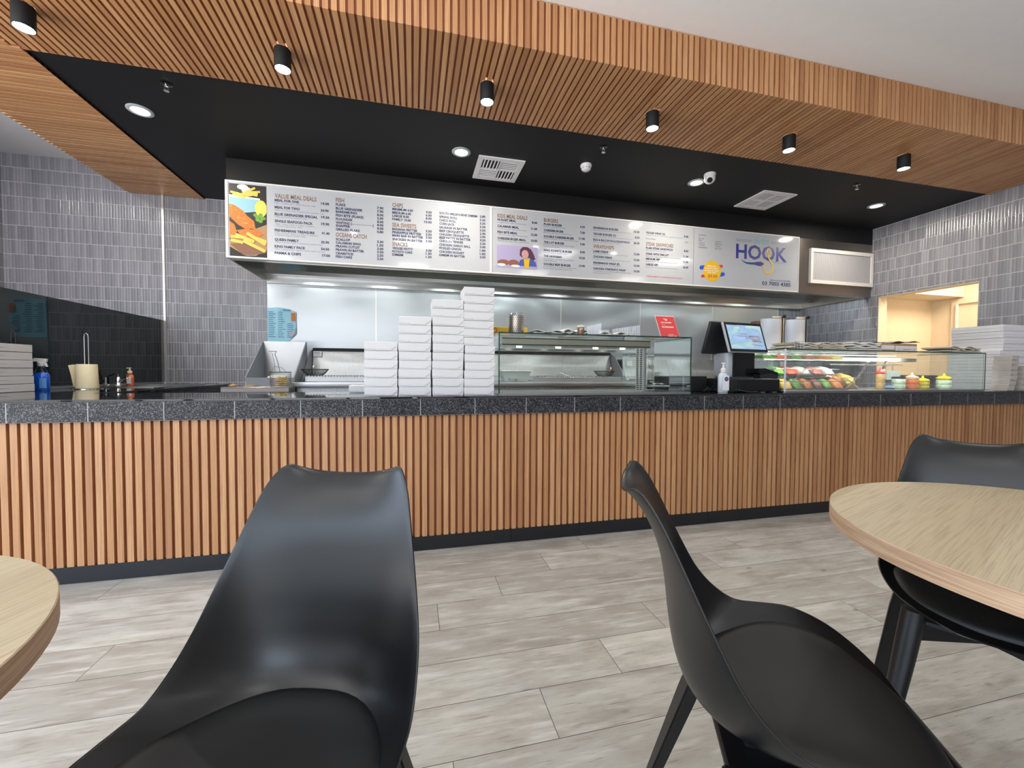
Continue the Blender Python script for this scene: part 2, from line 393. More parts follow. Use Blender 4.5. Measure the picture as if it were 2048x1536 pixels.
# ------------------------------------------------------------------ geometry helpers
class MB:
    def __init__(s): s.b = bmesh.new()
    def box(s, x0, x1, y0, y1, z0, z1, bev=0.0, seg=2):
        t = bmesh.new()
        bmesh.ops.create_cube(t, size=1)
        for v in t.verts:
            v.co = Vector(((x0 + x1) / 2 + v.co.x * (x1 - x0), (y0 + y1) / 2 + v.co.y * (y1 - y0), (z0 + z1) / 2 + v.co.z * (z1 - z0)))
        if bev > 0: bmesh.ops.bevel(t, geom=list(t.edges), offset=bev, segments=seg, affect='EDGES', profile=0.5)
        s._add(t); return s
    def _add(s, t, M4=None):
        mp = {}
        for v in t.verts: mp[v] = s.b.verts.new(M4 @ v.co if M4 else v.co)
        for f in t.faces:
            try: s.b.faces.new([mp[v] for v in f.verts])
            except ValueError: pass
        t.free()
    def add(s, other, M4=None):
        t = other.b; s._add(t, M4); return s
    def poly(s, pts, d):
        """extrude polygon pts by vector d"""
        d = Vector(d); a = [s.b.verts.new(Vector(p)) for p in pts]; b = [s.b.verts.new(Vector(p) + d) for p in pts]
        n = len(pts); s.b.faces.new(a[::-1]); s.b.faces.new(b)
        for i in range(n): s.b.faces.new((a[i], a[(i + 1) % n], b[(i + 1) % n], b[i]))
        return s
    def lathe(s, prof, cx=0, cy=0, seg=24, cap=True, axis='Z', sx=1.0, sy=1.0):
        rings = []
        for r, z in prof:
            ring = []
            for i in range(seg):
                a = 2 * PI * i / seg
                if axis == 'Z': co = (cx + r * math.cos(a) * sx, cy + r * math.sin(a) * sy, z)
                ring.append(s.b.verts.new(co))
            rings.append(ring)
        for A, B in zip(rings, rings[1:]):
            for i in range(seg): s.b.faces.new((A[i], A[(i + 1) % seg], B[(i + 1) % seg], B[i]))
        if cap:
            s.b.faces.new(rings[0][::-1]); s.b.faces.new(rings[-1])
        return s
    def tube(s, pts, r, seg=8, closed=False, taper=None):
        pts = [Vector(p) for p in pts]; n = len(pts); rings = []; prev = None
        for i, p in enumerate(pts):
            if closed: d = (pts[(i + 1) % n] - pts[i - 1])
            else: d = pts[min(i + 1, n - 1)] - pts[max(i - 1, 0)]
            d.normalize()
            if prev is None:
                u = d.orthogonal().normalized()
            else:
                u = (prev - d * prev.dot(d)).normalized()
            prev = u; v = d.cross(u); rr = r if taper is None else taper[i]
            rings.append([s.b.verts.new(p + (u * math.cos(2 * PI * k / seg) + v * math.sin(2 * PI * k / seg)) * rr) for k in range(seg)])
        m_ = n if closed else n - 1
        for i in range(m_):
            A, B = rings[i], rings[(i + 1) % n]
            for k in range(seg): s.b.faces.new((A[k], A[(k + 1) % seg], B[(k + 1) % seg], B[k]))
        if not closed: s.b.faces.new(rings[0][::-1]); s.b.faces.new(rings[-1])
        return s
    def grid(s, P):
        V = [[s.b.verts.new(Vector(p)) for p in row] for row in P]
        for i in range(len(V) - 1):
            for j in range(len(V[0]) - 1): s.b.faces.new((V[i][j], V[i][j + 1], V[i + 1][j + 1], V[i + 1][j]))
        return s
    def move(s, d):
        d = Vector(d)
        for v in s.b.verts: v.co += d
        return s
    def build(s, name, mt, parent=None, smooth=False, angle=40, rel=False):
        bmesh.ops.recalc_face_normals(s.b, faces=list(s.b.faces))
        if rel and parent is not None: s.move(-Vector(parent.location))
        me = bpy.data.meshes.new(name); s.b.to_mesh(me); s.b.free()
        if smooth:
            for p_ in me.polygons: p_.use_smooth = True
            try: me.set_sharp_from_angle(angle=math.radians(angle))
            except Exception: pass
        me.materials.append(M[mt] if isinstance(mt, str) else mt)
        o = bpy.data.objects.new(name, me); C.objects.link(o)
        if parent is not None: o.parent = parent
        return o
def box(*a, **k): return MB().box(*a, **k)
def tag(o, label, cat, group=None):
    o['label'] = label; o['category'] = cat
    if group: o['group'] = group
    return o
def thing(name, label, cat, loc=(0, 0, 0), rotz=0.0, group=None):
    o = bpy.data.objects.new(name, None); C.objects.link(o); o.empty_display_size = 0.05
    o.location = loc; o.rotation_euler = (0, 0, rotz); return tag(o, label, cat, group)
def struct(o): o['kind'] = 'structure'; return o
def children(o): return [c for c in bpy.data.objects if c.parent == o]
def dup(root, loc, rotz=None, label=None, group=None):
    r = root.copy(); C.objects.link(r); r.location = loc
    if rotz is not None: r.rotation_euler = (0, 0, rotz)
    if label: r['label'] = label
    if group: r['group'] = group
    for ch in root.children:
        c = ch.copy(); C.objects.link(c); c.parent = r
        for g in ch.children:
            d = g.copy(); C.objects.link(d); d.parent = c
    return r
def text_mesh(items, mtname, name, parent, place, extr=0.0004):
    """items: (x, z, string, cap_height, width or 0, bold) set on a plane given by place(u, v)"""
    bm = bmesh.new()
    for (x, z, s_, h, wd, bold) in items:
        cu = bpy.data.curves.new('t', 'FONT'); cu.body = s_; cu.size = h / 0.72; cu.offset = bold * h; cu.resolution_u = 2
        cu.fill_mode = 'BOTH'
        to = bpy.data.objects.new('t', cu)
        me = to.to_mesh()
        if len(me.vertices):
            xs = [v.co.x for v in me.vertices]; x0, x1 = min(xs), max(xs)
            k = wd / (x1 - x0) if wd and x1 > x0 else 1.0
            vs = [bm.verts.new(place(x + (v.co.x - x0) * k, z + v.co.y)) for v in me.vertices]
            for p_ in me.polygons:
                try: bm.faces.new([vs[i] for i in p_.vertices])
                except ValueError: pass
        to.to_mesh_clear(); bpy.data.objects.remove(to); bpy.data.curves.remove(cu)
    me = bpy.data.meshes.new(name); bm.to_mesh(me); bm.free()
    me.materials.append(M[mtname]); o = bpy.data.objects.new(name, me); C.objects.link(o); o.parent = parent
    return o
MENU = [
(-1.238, 2.673, 'VALUE MEAL DEALS', 'H', 0.355),
(-1.239, 2.641, 'MEAL FOR ONE', 'B', 0.205),
(-1.24, 2.577, 'MEAL FOR TWO', 'B', 0.212),
(-1.24, 2.515, 'BLUE GRENADIER SPECIAL', 'B', 0.366),
(-1.241, 2.452, 'SINGLE SEAFOOD PACK', 'B', 0.324),
(-1.242, 2.367, 'FISHERMANS TREASURE', 'B', 0.34),
(-1.243, 2.282, 'QUEEN FAMILY', 'B', 0.205),
(-1.244, 2.219, 'KING FAMILY PACK', 'B', 0.262),
(-1.244, 2.159, 'PARMA & CHIPS', 'B', 0.223),
(-0.843, 2.649, '14.00', 'B', 0.071),
(-0.848, 2.584, '24.90', 'B', 0.071),
(-0.843, 2.521, '19.50', 'B', 0.072),
(-0.843, 2.458, '19.90', 'B', 0.071),
(-0.841, 2.372, '41.40', 'B', 0.071),
(-0.846, 2.287, '35.90', 'B', 0.071),
(-0.847, 2.223, '54.50', 'B', 0.072),
(-0.839, 2.163, '17.00', 'B', 0.072),
(-1.239, 2.621, 'Flake, 1 potato cake, 1 dimsim & junior chips', 'S', 0.347),
(-1.24, 2.557, '2 flake, 2 potato cakes, 2 dimsims & a minimum chips', 'S', 0.426),
(-1.24, 2.496, '2 Blue grenadier & minimum chips', 'S', 0.273),
(-1.241, 2.43, '1 flake, 1 prawn cutlet, 1 scallop, 1 crabstick,', 'S', 0.341),
(-1.241, 2.412, '1 calamari ring & junior chips', 'S', 0.229),
(-1.242, 2.347, '2 flake, 2 prawn cutlet, 2 scallops, 2 crabsticks,', 'S', 0.373),
(-1.242, 2.329, '2 calamari rings & medium chips', 'S', 0.263),
(-1.243, 2.264, '3 flake, 3 potato cakes, 3 dimsims & medium chips', 'S', 0.405),
(-1.244, 2.2, '4 flake, 5 potato cakes, 5 dimsims, medium chips & 1.5L Soda', 'S', 0.432),
(-0.713, 2.687, 'FISH', 'H', 0.075),
(-0.716, 2.36, 'OCEANS CATCH', 'H', 0.28),
(-0.713, 2.653, 'FLAKE', 'B', 0.086),
(-0.34, 2.656, '7.90', 'B', 0.06),
(-0.714, 2.618, 'BLUE GRENADIER', 'B', 0.241),
(-0.34, 2.623, '7.90', 'B', 0.06),
(-0.714, 2.586, 'BARRAMUNDI', 'B', 0.19),
(-0.34, 2.589, '8.00', 'B', 0.06),
(-0.714, 2.552, 'FISH BITE (FLAKE)', 'B', 0.25),
(-0.34, 2.557, '2.00', 'B', 0.06),
(-0.714, 2.517, 'FLOUNDER', 'B', 0.15),
(-0.34, 2.523, '8.00', 'B', 0.06),
(-0.715, 2.483, 'WHITING (- - - - - - - - - - - -)', 'B', 0.345),
(-0.34, 2.492, '8.00', 'B', 0.06),
(-0.715, 2.454, 'SNAPPER', 'B', 0.129),
(-0.34, 2.459, '8.00', 'B', 0.06),
(-0.715, 2.42, 'GRILLED FLAKE', 'B', 0.216),
(-0.341, 2.426, '0.80', 'B', 0.06),
(-0.716, 2.325, 'SCALLOP', 'B', 0.129),
(-0.341, 2.33, '3.30', 'B', 0.06),
(-0.716, 2.293, 'CALAMARI RING', 'B', 0.225),
(-0.341, 2.297, '1.50', 'B', 0.06),
(-0.716, 2.26, 'PRAWN CUTLET', 'B', 0.216),
(-0.341, 2.263, '3.00', 'B', 0.06),
(-0.717, 2.227, 'PRAWN IN BATTER', 'B', 0.256),
(-0.342, 2.231, '3.50', 'B', 0.061),
(-0.717, 2.193, 'CRABSTICK', 'B', 0.162),
(-0.342, 2.198, '2.50', 'B', 0.06),
(-0.717, 2.161, 'FISH CAKE', 'B', 0.147),
(-0.342, 2.165, '3.50', 'B', 0.06),
(-0.197, 2.691, 'CHIPS', 'H', 0.102),
(-0.198, 2.499, 'SEA SWEETS', 'H', 0.231),
(-0.199, 2.313, 'SNACKS', 'H', 0.147),
(-0.197, 2.66, 'MINIMUM 4.50', 'B', 0.198),
(0.124, 2.66, '4.50', 'B', 0.059),
(-0.197, 2.626, 'MEDIUM 6.00', 'B', 0.179),
(0.124, 2.629, '6.00', 'B', 0.059),
(-0.197, 2.595, 'LARGE 8.00', 'B', 0.159),
(0.124, 2.598, '8.00', 'B', 0.059),
(-0.198, 2.562, 'FAMILY 10.00', 'B', 0.178),
(0.109, 2.562, '10.00', 'B', 0.074),
(-0.198, 2.466, 'BANANA FRITTER', 'B', 0.242),
(0.124, 2.472, '3.50', 'B', 0.059),
(-0.198, 2.435, 'PINEAPPLE FRITTER', 'B', 0.28),
(0.124, 2.439, '3.50', 'B', 0.059),
(-0.198, 2.404, 'MARS BAR IN BATTER', 'B', 0.297),
(0.124, 2.408, '3.50', 'B', 0.059),
(-0.198, 2.368, 'SNICKERS IN BATTER', 'B', 0.293),
(0.124, 2.373, '3.50', 'B', 0.059),
(-0.199, 2.28, 'VEGGIE PATTY', 'B', 0.199),
(0.124, 2.28, '3.00', 'B', 0.059),
(-0.199, 2.248, 'POTATO CAKE', 'B', 0.192),
(0.124, 2.249, '1.30', 'B', 0.058),
(-0.199, 2.217, 'DIMSIM', 'B', 0.105),
(0.124, 2.216, '1.30', 'B', 0.058),
(0.258, 2.664, 'SOUTH MELBOURNE DIMSIM', 'B', 0.385),
(0.669, 2.667, '2.80', 'B', 0.06),
(0.258, 2.627, 'SPRING ROLL', 'B', 0.182),
(0.669, 2.631, '3.30', 'B', 0.06),
(0.258, 2.593, 'CHICO ROLL', 'B', 0.167),
(0.669, 2.596, '3.30', 'B', 0.06),
(0.258, 2.559, 'CORN JACK', 'B', 0.154),
(0.669, 2.561, '3.30', 'B', 0.061),
(0.258, 2.522, 'SAUSAGE IN BATTER', 'B', 0.286),
(0.669, 2.526, '3.50', 'B', 0.061),
(0.258, 2.487, 'BEEF CROQUETTE', 'B', 0.247),
(0.67, 2.492, '2.90', 'B', 0.06),
(0.258, 2.452, 'CHICKEN CROQUETTE', 'B', 0.303),
(0.67, 2.459, '2.90', 'B', 0.06),
(0.258, 2.419, 'BEEF PATTY IN BATTER', 'B', 0.318),
(0.67, 2.425, '4.50', 'B', 0.06),
(0.258, 2.386, 'CHICKEN TENDER', 'B', 0.243),
(0.67, 2.39, '2.30', 'B', 0.06),
(0.258, 2.349, 'CHICKEN GARLIC BALL', 'B', 0.316),
(0.67, 2.356, '2.00', 'B', 0.06),
(0.258, 2.315, 'PICKLED ONION', 'B', 0.22),
(0.67, 2.32, '1.00', 'B', 0.06),
(0.258, 2.279, 'CHICKEN NUGGET', 'B', 0.252),
(0.67, 2.285, '1.00', 'B', 0.06),
(0.258, 2.245, 'DIMSIM IN BATTER', 'B', 0.26),
(0.67, 2.252, '2.50', 'B', 0.06),
(0.855, 2.685, 'KIDS MEAL DEALS', 'H', 0.324),
(1.361, 2.685, 'BURGERS', 'H', 0.16),
(0.855, 2.653, 'NUGGET MEAL', 'B', 0.199),
(1.228, 2.654, '8.00', 'B', 0.06),
(0.855, 2.587, 'CALAMARI MEAL', 'B', 0.231),
(1.22, 2.589, '11.00', 'B', 0.068),
(0.855, 2.526, 'FISH BITE MEAL', 'B', 0.215),
(1.22, 2.526, '12.00', 'B', 0.069),
(0.856, 2.462, 'CHEESEBURGER MEAL', 'B', 0.309),
(1.221, 2.464, '10.00', 'B', 0.068),
(0.855, 2.632, '6 nuggets, junior chips, & sachet sauce', 'S', 0.311),
(0.855, 2.567, '6 Calamari, junior chips & sachet sauce', 'S', 0.314),
(0.855, 2.506, '3 fish bites, junior chips & sachet sauce', 'S', 0.322),
(0.856, 2.442, 'Cheeseburger, junior chips & sachet sauce', 'S', 0.338),
(1.361, 2.65, 'PLAIN BURGER', 'B', 0.207),
(1.777, 2.657, '6.50', 'B', 0.056),
(1.361, 2.586, 'CHEESEBURGER', 'B', 0.225),
(1.778, 2.594, '7.00', 'B', 0.056),
(1.362, 2.522, 'DOUBLE CHEESEBURGER', 'B', 0.345),
(1.766, 2.529, '11.00', 'B', 0.069),
(1.362, 2.459, 'THE LOT BURGER', 'B', 0.233),
(1.779, 2.468, '9.90', 'B', 0.056),
(1.363, 2.375, 'KING SCHNITZ BURGER', 'B', 0.323),
(1.78, 2.383, '8.90', 'B', 0.056),
(1.363, 2.313, 'THE HAWAIIAN', 'B', 0.201),
(1.768, 2.319, '10.50', 'B', 0.069),
(1.364, 2.227, 'DOUBLE BEEF BURGER', 'B', 0.309),
(1.769, 2.233, '13.90', 'B', 0.069),
(1.358, 2.63, 'Beef patty with lettuce & sauce', 'S', 0.247),
(1.358, 2.566, 'Beef patty with lettuce, cheese & sauce', 'S', 0.315),
(1.359, 2.503, 'Double beef patties, 2 slice cheese, lettuce & sauce', 'S', 0.406),
(1.359, 2.44, 'Beef patty, egg, bacon, grilled onion, cheese,', 'S', 0.353),
(1.359, 2.42, 'tomato, lettuce & sauce', 'S', 0.186),
(1.36, 2.355, 'Schnitzel, lettuce, cheese & mayo', 'S', 0.267),
(1.36, 2.291, 'Schnitzel, bacon, pineapple, cheese, lettuce,', 'S', 0.346),
(1.36, 2.271, 'mayo & bbq sauce', 'S', 0.153),
(1.361, 2.206, 'Double beef patty, double bacon, double cheese,', 'S', 0.38),
(1.361, 2.186, 'lettuce, tomato, egg, grilled onion & sauce', 'S', 0.331),
(1.934, 2.45, 'WRAPS/HSPS', 'H', 0.251),
(2.582, 2.526, 'STEAK SANWICHES', 'H', 0.354),
(1.932, 2.661, 'FISHERMANS BURGER', 'B', 0.304),
(2.426, 2.657, '10.00', 'B', 0.072),
(1.932, 2.595, 'VEGGIE BURGER (V)', 'B', 0.274),
(2.442, 2.595, '8.50', 'B', 0.057),
(1.933, 2.531, 'EGG & BACON ROLL/SANDWICH', 'B', 0.442),
(2.428, 2.532, '$6.50', 'B', 0.072),
(1.934, 2.405, 'LAMB KEBAB', 'B', 0.18),
(2.43, 2.407, '12.00', 'B', 0.072),
(1.935, 2.346, 'CHICKEN KEBAB', 'B', 0.226),
(2.431, 2.342, '12.00', 'B', 0.072),
(1.936, 2.279, 'FISHERMANS WRAP (P)', 'B', 0.319),
(2.432, 2.277, '10.00', 'B', 0.072),
(1.937, 2.216, 'CHICKEN STRIP/SNITZ WRAP', 'B', 0.395),
(2.433, 2.215, '10.00', 'B', 0.072),
(1.932, 2.641, 'Flake (fried or grilled) with lettuce, tomato & tartar sauce', 'S', 0.448),
(1.933, 2.574, 'Veggie patty, lettuce, tomato, onion, pineapple & sweet sauce', 'S', 0.482),
(1.933, 2.511, 'Optional: Add cheese & sauce no charge', 'S', 0.328),
(1.935, 2.385, 'Shaved lamb, lettuce, tomato, onion & garlic sauce', 'S', 0.422),
(1.935, 2.324, 'Shredded chicken, lettuce, tomato, onion & garlic sauce', 'S', 0.442),
(1.936, 2.26, 'Grilled flake, lettuce, tomato & tartar sauce', 'S', 0.338),
(1.937, 2.194, '1 Chicken strip or Snitz, lettuce, tomato, shredded cheese,', 'S', 0.465),
(1.937, 2.174, 'mayo & sweet chilli sauce', 'S', 0.197),
(2.58, 2.661, 'VEGGIE WRAP (V)', 'B', 0.245),
(3.075, 2.656, '9.00', 'B', 0.057),
(2.583, 2.489, 'PLAIN STEAK SANDWICH', 'B', 0.343),
(3.078, 2.49, '8.50', 'B', 0.058),
(2.584, 2.423, 'STEAK WITH THE LOT', 'B', 0.294),
(3.068, 2.425, '11.50', 'B', 0.069),
(2.585, 2.366, 'MEDIUM HSP', 'B', 0.179),
(3.069, 2.362, '13.00', 'B', 0.069),
(2.586, 2.303, 'LARGE HSP', 'B', 0.154),
(3.07, 2.299, '16.00', 'B', 0.07),
(2.58, 2.64, 'Veggie patty, lettuce, tomato, onion, pineapple & sweet sauce', 'S', 0.487),
(2.583, 2.466, 'Plain steak with lettuce & sauce', 'S', 0.253),
(2.584, 2.401, 'Plain steak, egg, bacon, cheese, onion & sauce', 'S', 0.446),
(2.585, 2.344, 'Lamb, chicken or mix meat, chips & choice of sauce', 'S', 0.412),
(2.586, 2.279, 'Lamb, chicken or mix meat, chips & choice of sauce', 'S', 0.413),
(2.581, 2.598, 'Extra Meat', 'M', 0.122),
(3.088, 2.594, '3.00', 'M', 0.046),
(2.594, 2.172, '*PRICES SUBJECT TO CHANGE WITHOUT NOTICE', 'R', 0.472),
(3.277, 2.694, 'EXTRAS', 'M', 0.096),
(3.278, 2.654, '$1.00', 'M', 0.065),
(3.278, 2.632, 'EGG', 'M', 0.04),
(3.279, 2.604, 'BACON', 'M', 0.072),
(3.279, 2.58, 'CHEESE', 'M', 0.076),
(3.277, 2.551, 'PINEAPPLE', 'M', 0.115),
(3.499, 2.633, 'TOMATO', 'M', 0.081),
(3.499, 2.605, 'BEETROOT', 'M', 0.106),
(3.5, 2.578, 'ONION', 'M', 0.068),
(3.498, 2.55, 'LETTUCE', 'M', 0.092),
(4.05, 2.661, 'ON THE', 'C', 0.225),
(3.797, 2.472, 'HOOK', 'N', 0.754),
(4.347, 2.441, 'FISH & CHIPS', 'F', 0.211),
(4.302, 2.223, 'GIVE US A CALL FOR ALL YOUR ORDERS', 'G', 0.315),
(4.186, 2.166, '03 7003 4385', 'P', 0.433),
(3.408, 2.214, '$5.00', 'D', 0.13),
(3.392, 2.339, 'UPGRADE', 'W', 0.121),
(3.369, 2.313, 'JUNIOR CHIPS', 'W', 0.172),
(3.363, 2.287, '& CAN OF COKE', 'W', 0.192),
(3.404, 2.265, 'FOR ONLY', 'W', 0.122),
]

# ================================================================== THE ROOM
YB, XR, CZ, SZ, WZ = 5.319, 5.966, 0.93, 2.985, 3.278
struct(box(-4.25, 9.0, -4.1, 6.2, -0.08, 0.0).build('floor', 'floor'))
struct(box(-4.25, XR + 0.14, -4.1, YB + 0.12, WZ, WZ + 0.08).build('ceiling', 'white_ceiling'))
struct(box(-4.20, XR + 0.14, YB, YB + 0.12, 0, WZ).build('wall_back', 'tile_x'))
b = MB(); HY0, HY1, HZ0, HZ1 = 3.175, 4.167, 1.0, 2.088
b.box(XR, XR + 0.14, HY1, YB, 0, WZ); b.box(XR, XR + 0.14, -4.1, HY0, 0, WZ)
b.box(XR, XR + 0.14, HY0, HY1, HZ1, WZ); b.box(XR, XR + 0.14, HY0, HY1, 0, HZ0)
struct(b.build('wall_right', 'tile_y'))
struct(box(-4.20, -4.06, 2.9, YB, 0, WZ).build('wall_left', 'tile_y'))
b = MB()   # painted reveal of the hatch
b.box(XR + 0.002, XR + 0.142, HY0 - 0.0, HY0 + 0.006, HZ0, HZ1); b.box(XR + 0.002, XR + 0.142, HY1 - 0.006, HY1, HZ0, HZ1)
b.box(XR + 0.002, XR + 0.142, HY0, HY1, HZ1 - 0.006, HZ1); b.box(XR - 0.01, XR + 0.142, HY0, HY1, HZ0, HZ0 + 0.012)
struct(b.build('trim_1', 'cream'))
# room beyond the hatch
struct(box(XR + 0.14, 7.25, 4.36, 4.46, 0, 2.6).build('wall_inner', 'cream'))
b = MB(); b.box(7.25, 7.37, 3.16 + 0.90, 4.46, 0, 2.6); b.box(7.25, 7.37, 2.2, 3.16, 0, 2.6); b.box(7.25, 7.37, 3.16, 4.06, 2.03, 2.6)
struct(b.build('wall_east', 'cream'))
struct(box(XR + 0.14, 7.37, 2.08, 2.2, 0, 2.6).build('wall_south', 'cream'))
struct(box(XR + 0.14, 7.37, 2.08, 4.46, 2.6, 2.68).build('store_ceiling', 'cream'))
d = struct(box(7.255, 7.31, 3.161, 4.059, 0.005, 2.029).build('door_1', 'cream_door'))
b = MB(); b.box(7.225, 7.25, 4.055, 4.125, 0, 2.10); b.box(7.225, 7.25, 3.09, 3.165, 0, 2.10); b.box(7.226, 7.25, 3.1651, 4.0549, 2.03, 2.0999)
struct(b.build('trim_2', 'cream_door'))
struct(box(7.20, 7.226, 4.052, 4.066, 0.0, 2.03).build('trim_3', 'label_white'))
struct(box(XR + 0.16, 7.24, 4.0, 4.355, 2.12, 2.3).build('trim_4', 'cream'))
# upright joint strip in the tiling
struct(box(-2.672, -2.650, YB - 0.012, YB + 0.001, 0.93, SZ).build('trim_5', 'alu'))
# shopfront behind the camera: frames only, daylight comes through
b = MB()
for x in [-4.1 + 1.4 * i for i in range(4)]: b.box(x - 0.03, x + 0.03, -4.05, -3.97, 0, WZ)
b.box(-4.2, 0.1, -4.05, -3.97, 0, 0.12); b.box(-4.2, 0.1, -4.05, -3.97, 2.80, WZ)
struct(b.build('window_1', 'facade'))
b = MB()
for y in [-4.0 + 1.38 * i for i in range(6)]: b.box(-4.20, -4.12, y - 0.03, y + 0.03, 0, WZ)
b.box(-4.20, -4.12, -4.0, 2.9, 0, 0.12); b.box(-4.20, -4.12, -4.0, 2.9, 2.80, WZ)
struct(b.build('window_2', 'facade'))
struct(box(0.1, XR, -4.1, -3.98, 0, WZ).build('wall_front', 'white_wall'))
# black dropped ceiling and its timber battens
SYF, SYB, SXI, SXO = 2.388, 3.116, -2.258, -2.97
struct(box(SXO + 0.015, XR, SYF + 0.015, YB, SZ + 0.014, WZ).build('dropped_ceiling', 'black_paint'))
P_ = 0.0425; SW = 0.0285
b = MB()
i0 = math.ceil(SXO / P_); i1 = int(XR / P_)
for i in range(i0, i1 + 1):
    x = i * P_ + 0.007
    if x + SW > XR: continue
    ye = SYB if x >= SXI else SYF + (x - SXO) * (SYB - SYF) / (SXI - SXO)
    if ye - SYF > 0.03: b.box(x, x + SW, SYF, ye, SZ, SZ + 0.0142)
    b.box(x, x + SW, SYF, SYF + 0.0142, SZ + 0.0143, WZ - 0.001)
o = struct(b.build('trim_6', 'slat_x'))
b = MB()
for i in range(math.ceil(SYF / P_), int(YB / P_)):
    y = i * P_ + 0.007
    xe = SXI if y >= SYB else SXO + (y - SYF) * (SXI - SXO) / (SYB - SYF)
    if xe - SXO > 0.03: b.box(SXO, xe, y, y + SW, SZ, SZ + 0.0142)
    b.box(SXO, SXO + 0.0142, y, y + SW, SZ + 0.0143, WZ - 0.001)
struct(b.build('trim_7', 'slat_y'))
b = MB()   # backing boards
b.poly([(SXO + .013, SYF + .013, SZ + .0115), (XR, SYF + .013, SZ + .0115), (XR, SYB - .004, SZ + .0115), (SXI - .004, SYB - .004, SZ + .0115),
        (SXI - .004, YB - .001, SZ + .0115), (SXO + .013, YB - .001, SZ + .0115)], (0, 0, 0.0035))
b.box(SXO + .012, XR, SYF + .0115, SYF + .016, SZ + .015, WZ - 0.001); b.box(SXO + .0115, SXO + .016, SYF + .012, YB - .001, SZ + .015, WZ - 0.001)
struct(b.build('trim_8', 'slat_back'))
b = MB(); b.box(SXI - .004, SXI, SYB - .004, YB - .001, SZ + .001, SZ + .02); b.box(SXI, XR, SYB - .004, SYB, SZ + .001, SZ + .02)
struct(b.build('trim_9', 'slat_back'))
# dark glass screen wall at the left return
struct(box(-2.745, -2.673, 3.16, YB - 0.013, 0.0, 1.628).build('wall_partition', 'glass_tealdark'))
struct(box(-2.672, -2.664, 3.7, YB - 0.016, 0.931, 0.952).build('baseboard_partition', 'steel'))

# lights in the store room and kitchen
area('store_light', (6.7, 3.2, 2.55), (0, 0, 0), 0.8, 0.8, 24, (1.0, 0.84, 0.60))

# ================================================================== COUNTER
t = thing('service_counter', 'long service counter faced in vertical timber battens under a speckled granite edge', 'counter', (0.0, 2.8, 0))
b = MB()
for i in range(math.ceil(-4.0 / P_), int(XR / P_)):
    x = i * P_ + 0.007
    b.box(x, x + SW, 2.498, 2.5121, 0.0868, 0.8192)
b.build('timber_battens', 'slat_x', t, rel=True)
b = MB(); b.box(-4.05, XR - 0.004, 2.512, 2.56, 0.0868, 0.90); b.box(-4.05, XR - 0.004, 3.09, 3.12, 0.0, 0.90); b.build('counter_body', 'slat_back', t, rel=True)
box(-4.05, XR - 0.004, 2.484, 2.5115, 0.8195, 0.9160).build('granite_edge', 'granite', t, rel=True)
b = MB(); b.box(-4.05, XR - 0.004, 2.4835, 2.50, 0.9160, 0.9185); b.box(-4.05, XR - 0.004, 2.4835, 2.50, 0.8180, 0.8195); b.build('joint_line', 'grout', t, rel=True)
box(-4.05, XR - 0.004, 2.478, 3.14, 0.9186, CZ, 0.0015, 1).build('countertop', 'granite_top', t, rel=True)
b = MB()
for i in range(-4, 6):
    b.box(i * 1.45 - 0.85 + 0.0012, (i + 1) * 1.45 - 0.85 - 0.0012, 2.500, 2.5115, 0.0, 0.0866) if (i + 1) * 1.45 - 0.85 < XR else None
b.box(4.9512, XR - 0.004, 2.500, 2.5115, 0.0, 0.0866)
b.build('kickboard', 'kick', t, rel=True)
# return bench along the dark screen, with a sink
t = thing('return_bench', 'black granite return bench running back along the dark glass screen', 'bench', (-2.3, 4.2, 0))
b = MB(); b.box(-2.668, -1.975, 3.142, YB - 0.014, 0.905, CZ, 0.002, 1); b.build('benchtop', 'granite_top', t, rel=True)
box(-2.66, -1.985, 3.15, YB - 0.02, 0.0, 0.904).build('bench_body', 'granite', t, rel=True)
b = MB(); b.box(-2.62, -2.12, 4.05, 4.95, CZ + 0.0005, CZ + 0.004); b.box(-2.58, -2.16, 4.09, 4.91, CZ + 0.001, CZ + 0.0045)
b.build('sink_rim', 'steel', t, rel=True)
t = thing('mixer_tap', 'small chrome mixer tap on the return bench beside the orange soap', 'tap', (-2.63, 4.50, CZ + 0.0045))
MB().lathe([(0.022, 0), (0.022, 0.012), (0.016, 0.02), (0.016, 0.07), (0.012, 0.08)], 0, 0, 16).build('tap_body', 'chrome', t, True)
MB().tube([(0, 0, .03), (0.03, -.02, 0.045), (.07, -.05, 0.065), (.12, -.09, .075), (.125, -.095, .06)], 0.009, 10).build('spout', 'chrome', t, True)
MB().tube([(0, 0, .078), (-.01, .01, .09), (-.03, .05, .105)], 0.006, 8).build('lever', 'chrome', t, True)

# ================================================================== RANGE HOOD + MENU BOARD
HX0, HX1, HYF, HB, HT = -1.64, 5.962, 4.262, 2.098, 2.792
t = thing('range_hood', 'wide stainless range hood with filters and lamps above the fryers', 'range hood', (2.2, 4.8, HB))
b = MB(); b.box(HX0, HX1, HYF, HYF + 0.012, HB, HT); b.build('front_panel', 'hood_brown', t, rel=True)
for xx in (HX0, HX1 - .012): box(xx, xx + 0.012, HYF + .0125, YB - .013, HB, HT).build('end_panel', 'hood_steel', t, rel=True)
b = MB()
b.poly([(HX0 + .012, HYF + .012, HB), (HX0 + .012, HYF + .07, HB), (HX0 + .012, HYF + .07, HB + .012), (HX0 + .012, HYF + .012, HB + .012)], (HX1 - HX0 - .024, 0, 0))
b.poly([(HX0 + .012, HYF + .07, HB + .012), (HX0 + .012, HYF + .075, HB + .03), (HX0 + .012, HYF + .07, HB + .03)], (HX1 - HX0 - .024, 0, 0))
b.build('front_gutter', 'hood_steel', t, rel=True)
b = MB()
b.box(HX0 + .012, HX1 - .012, HYF + .012, 4.62, 2.47, 2.48)
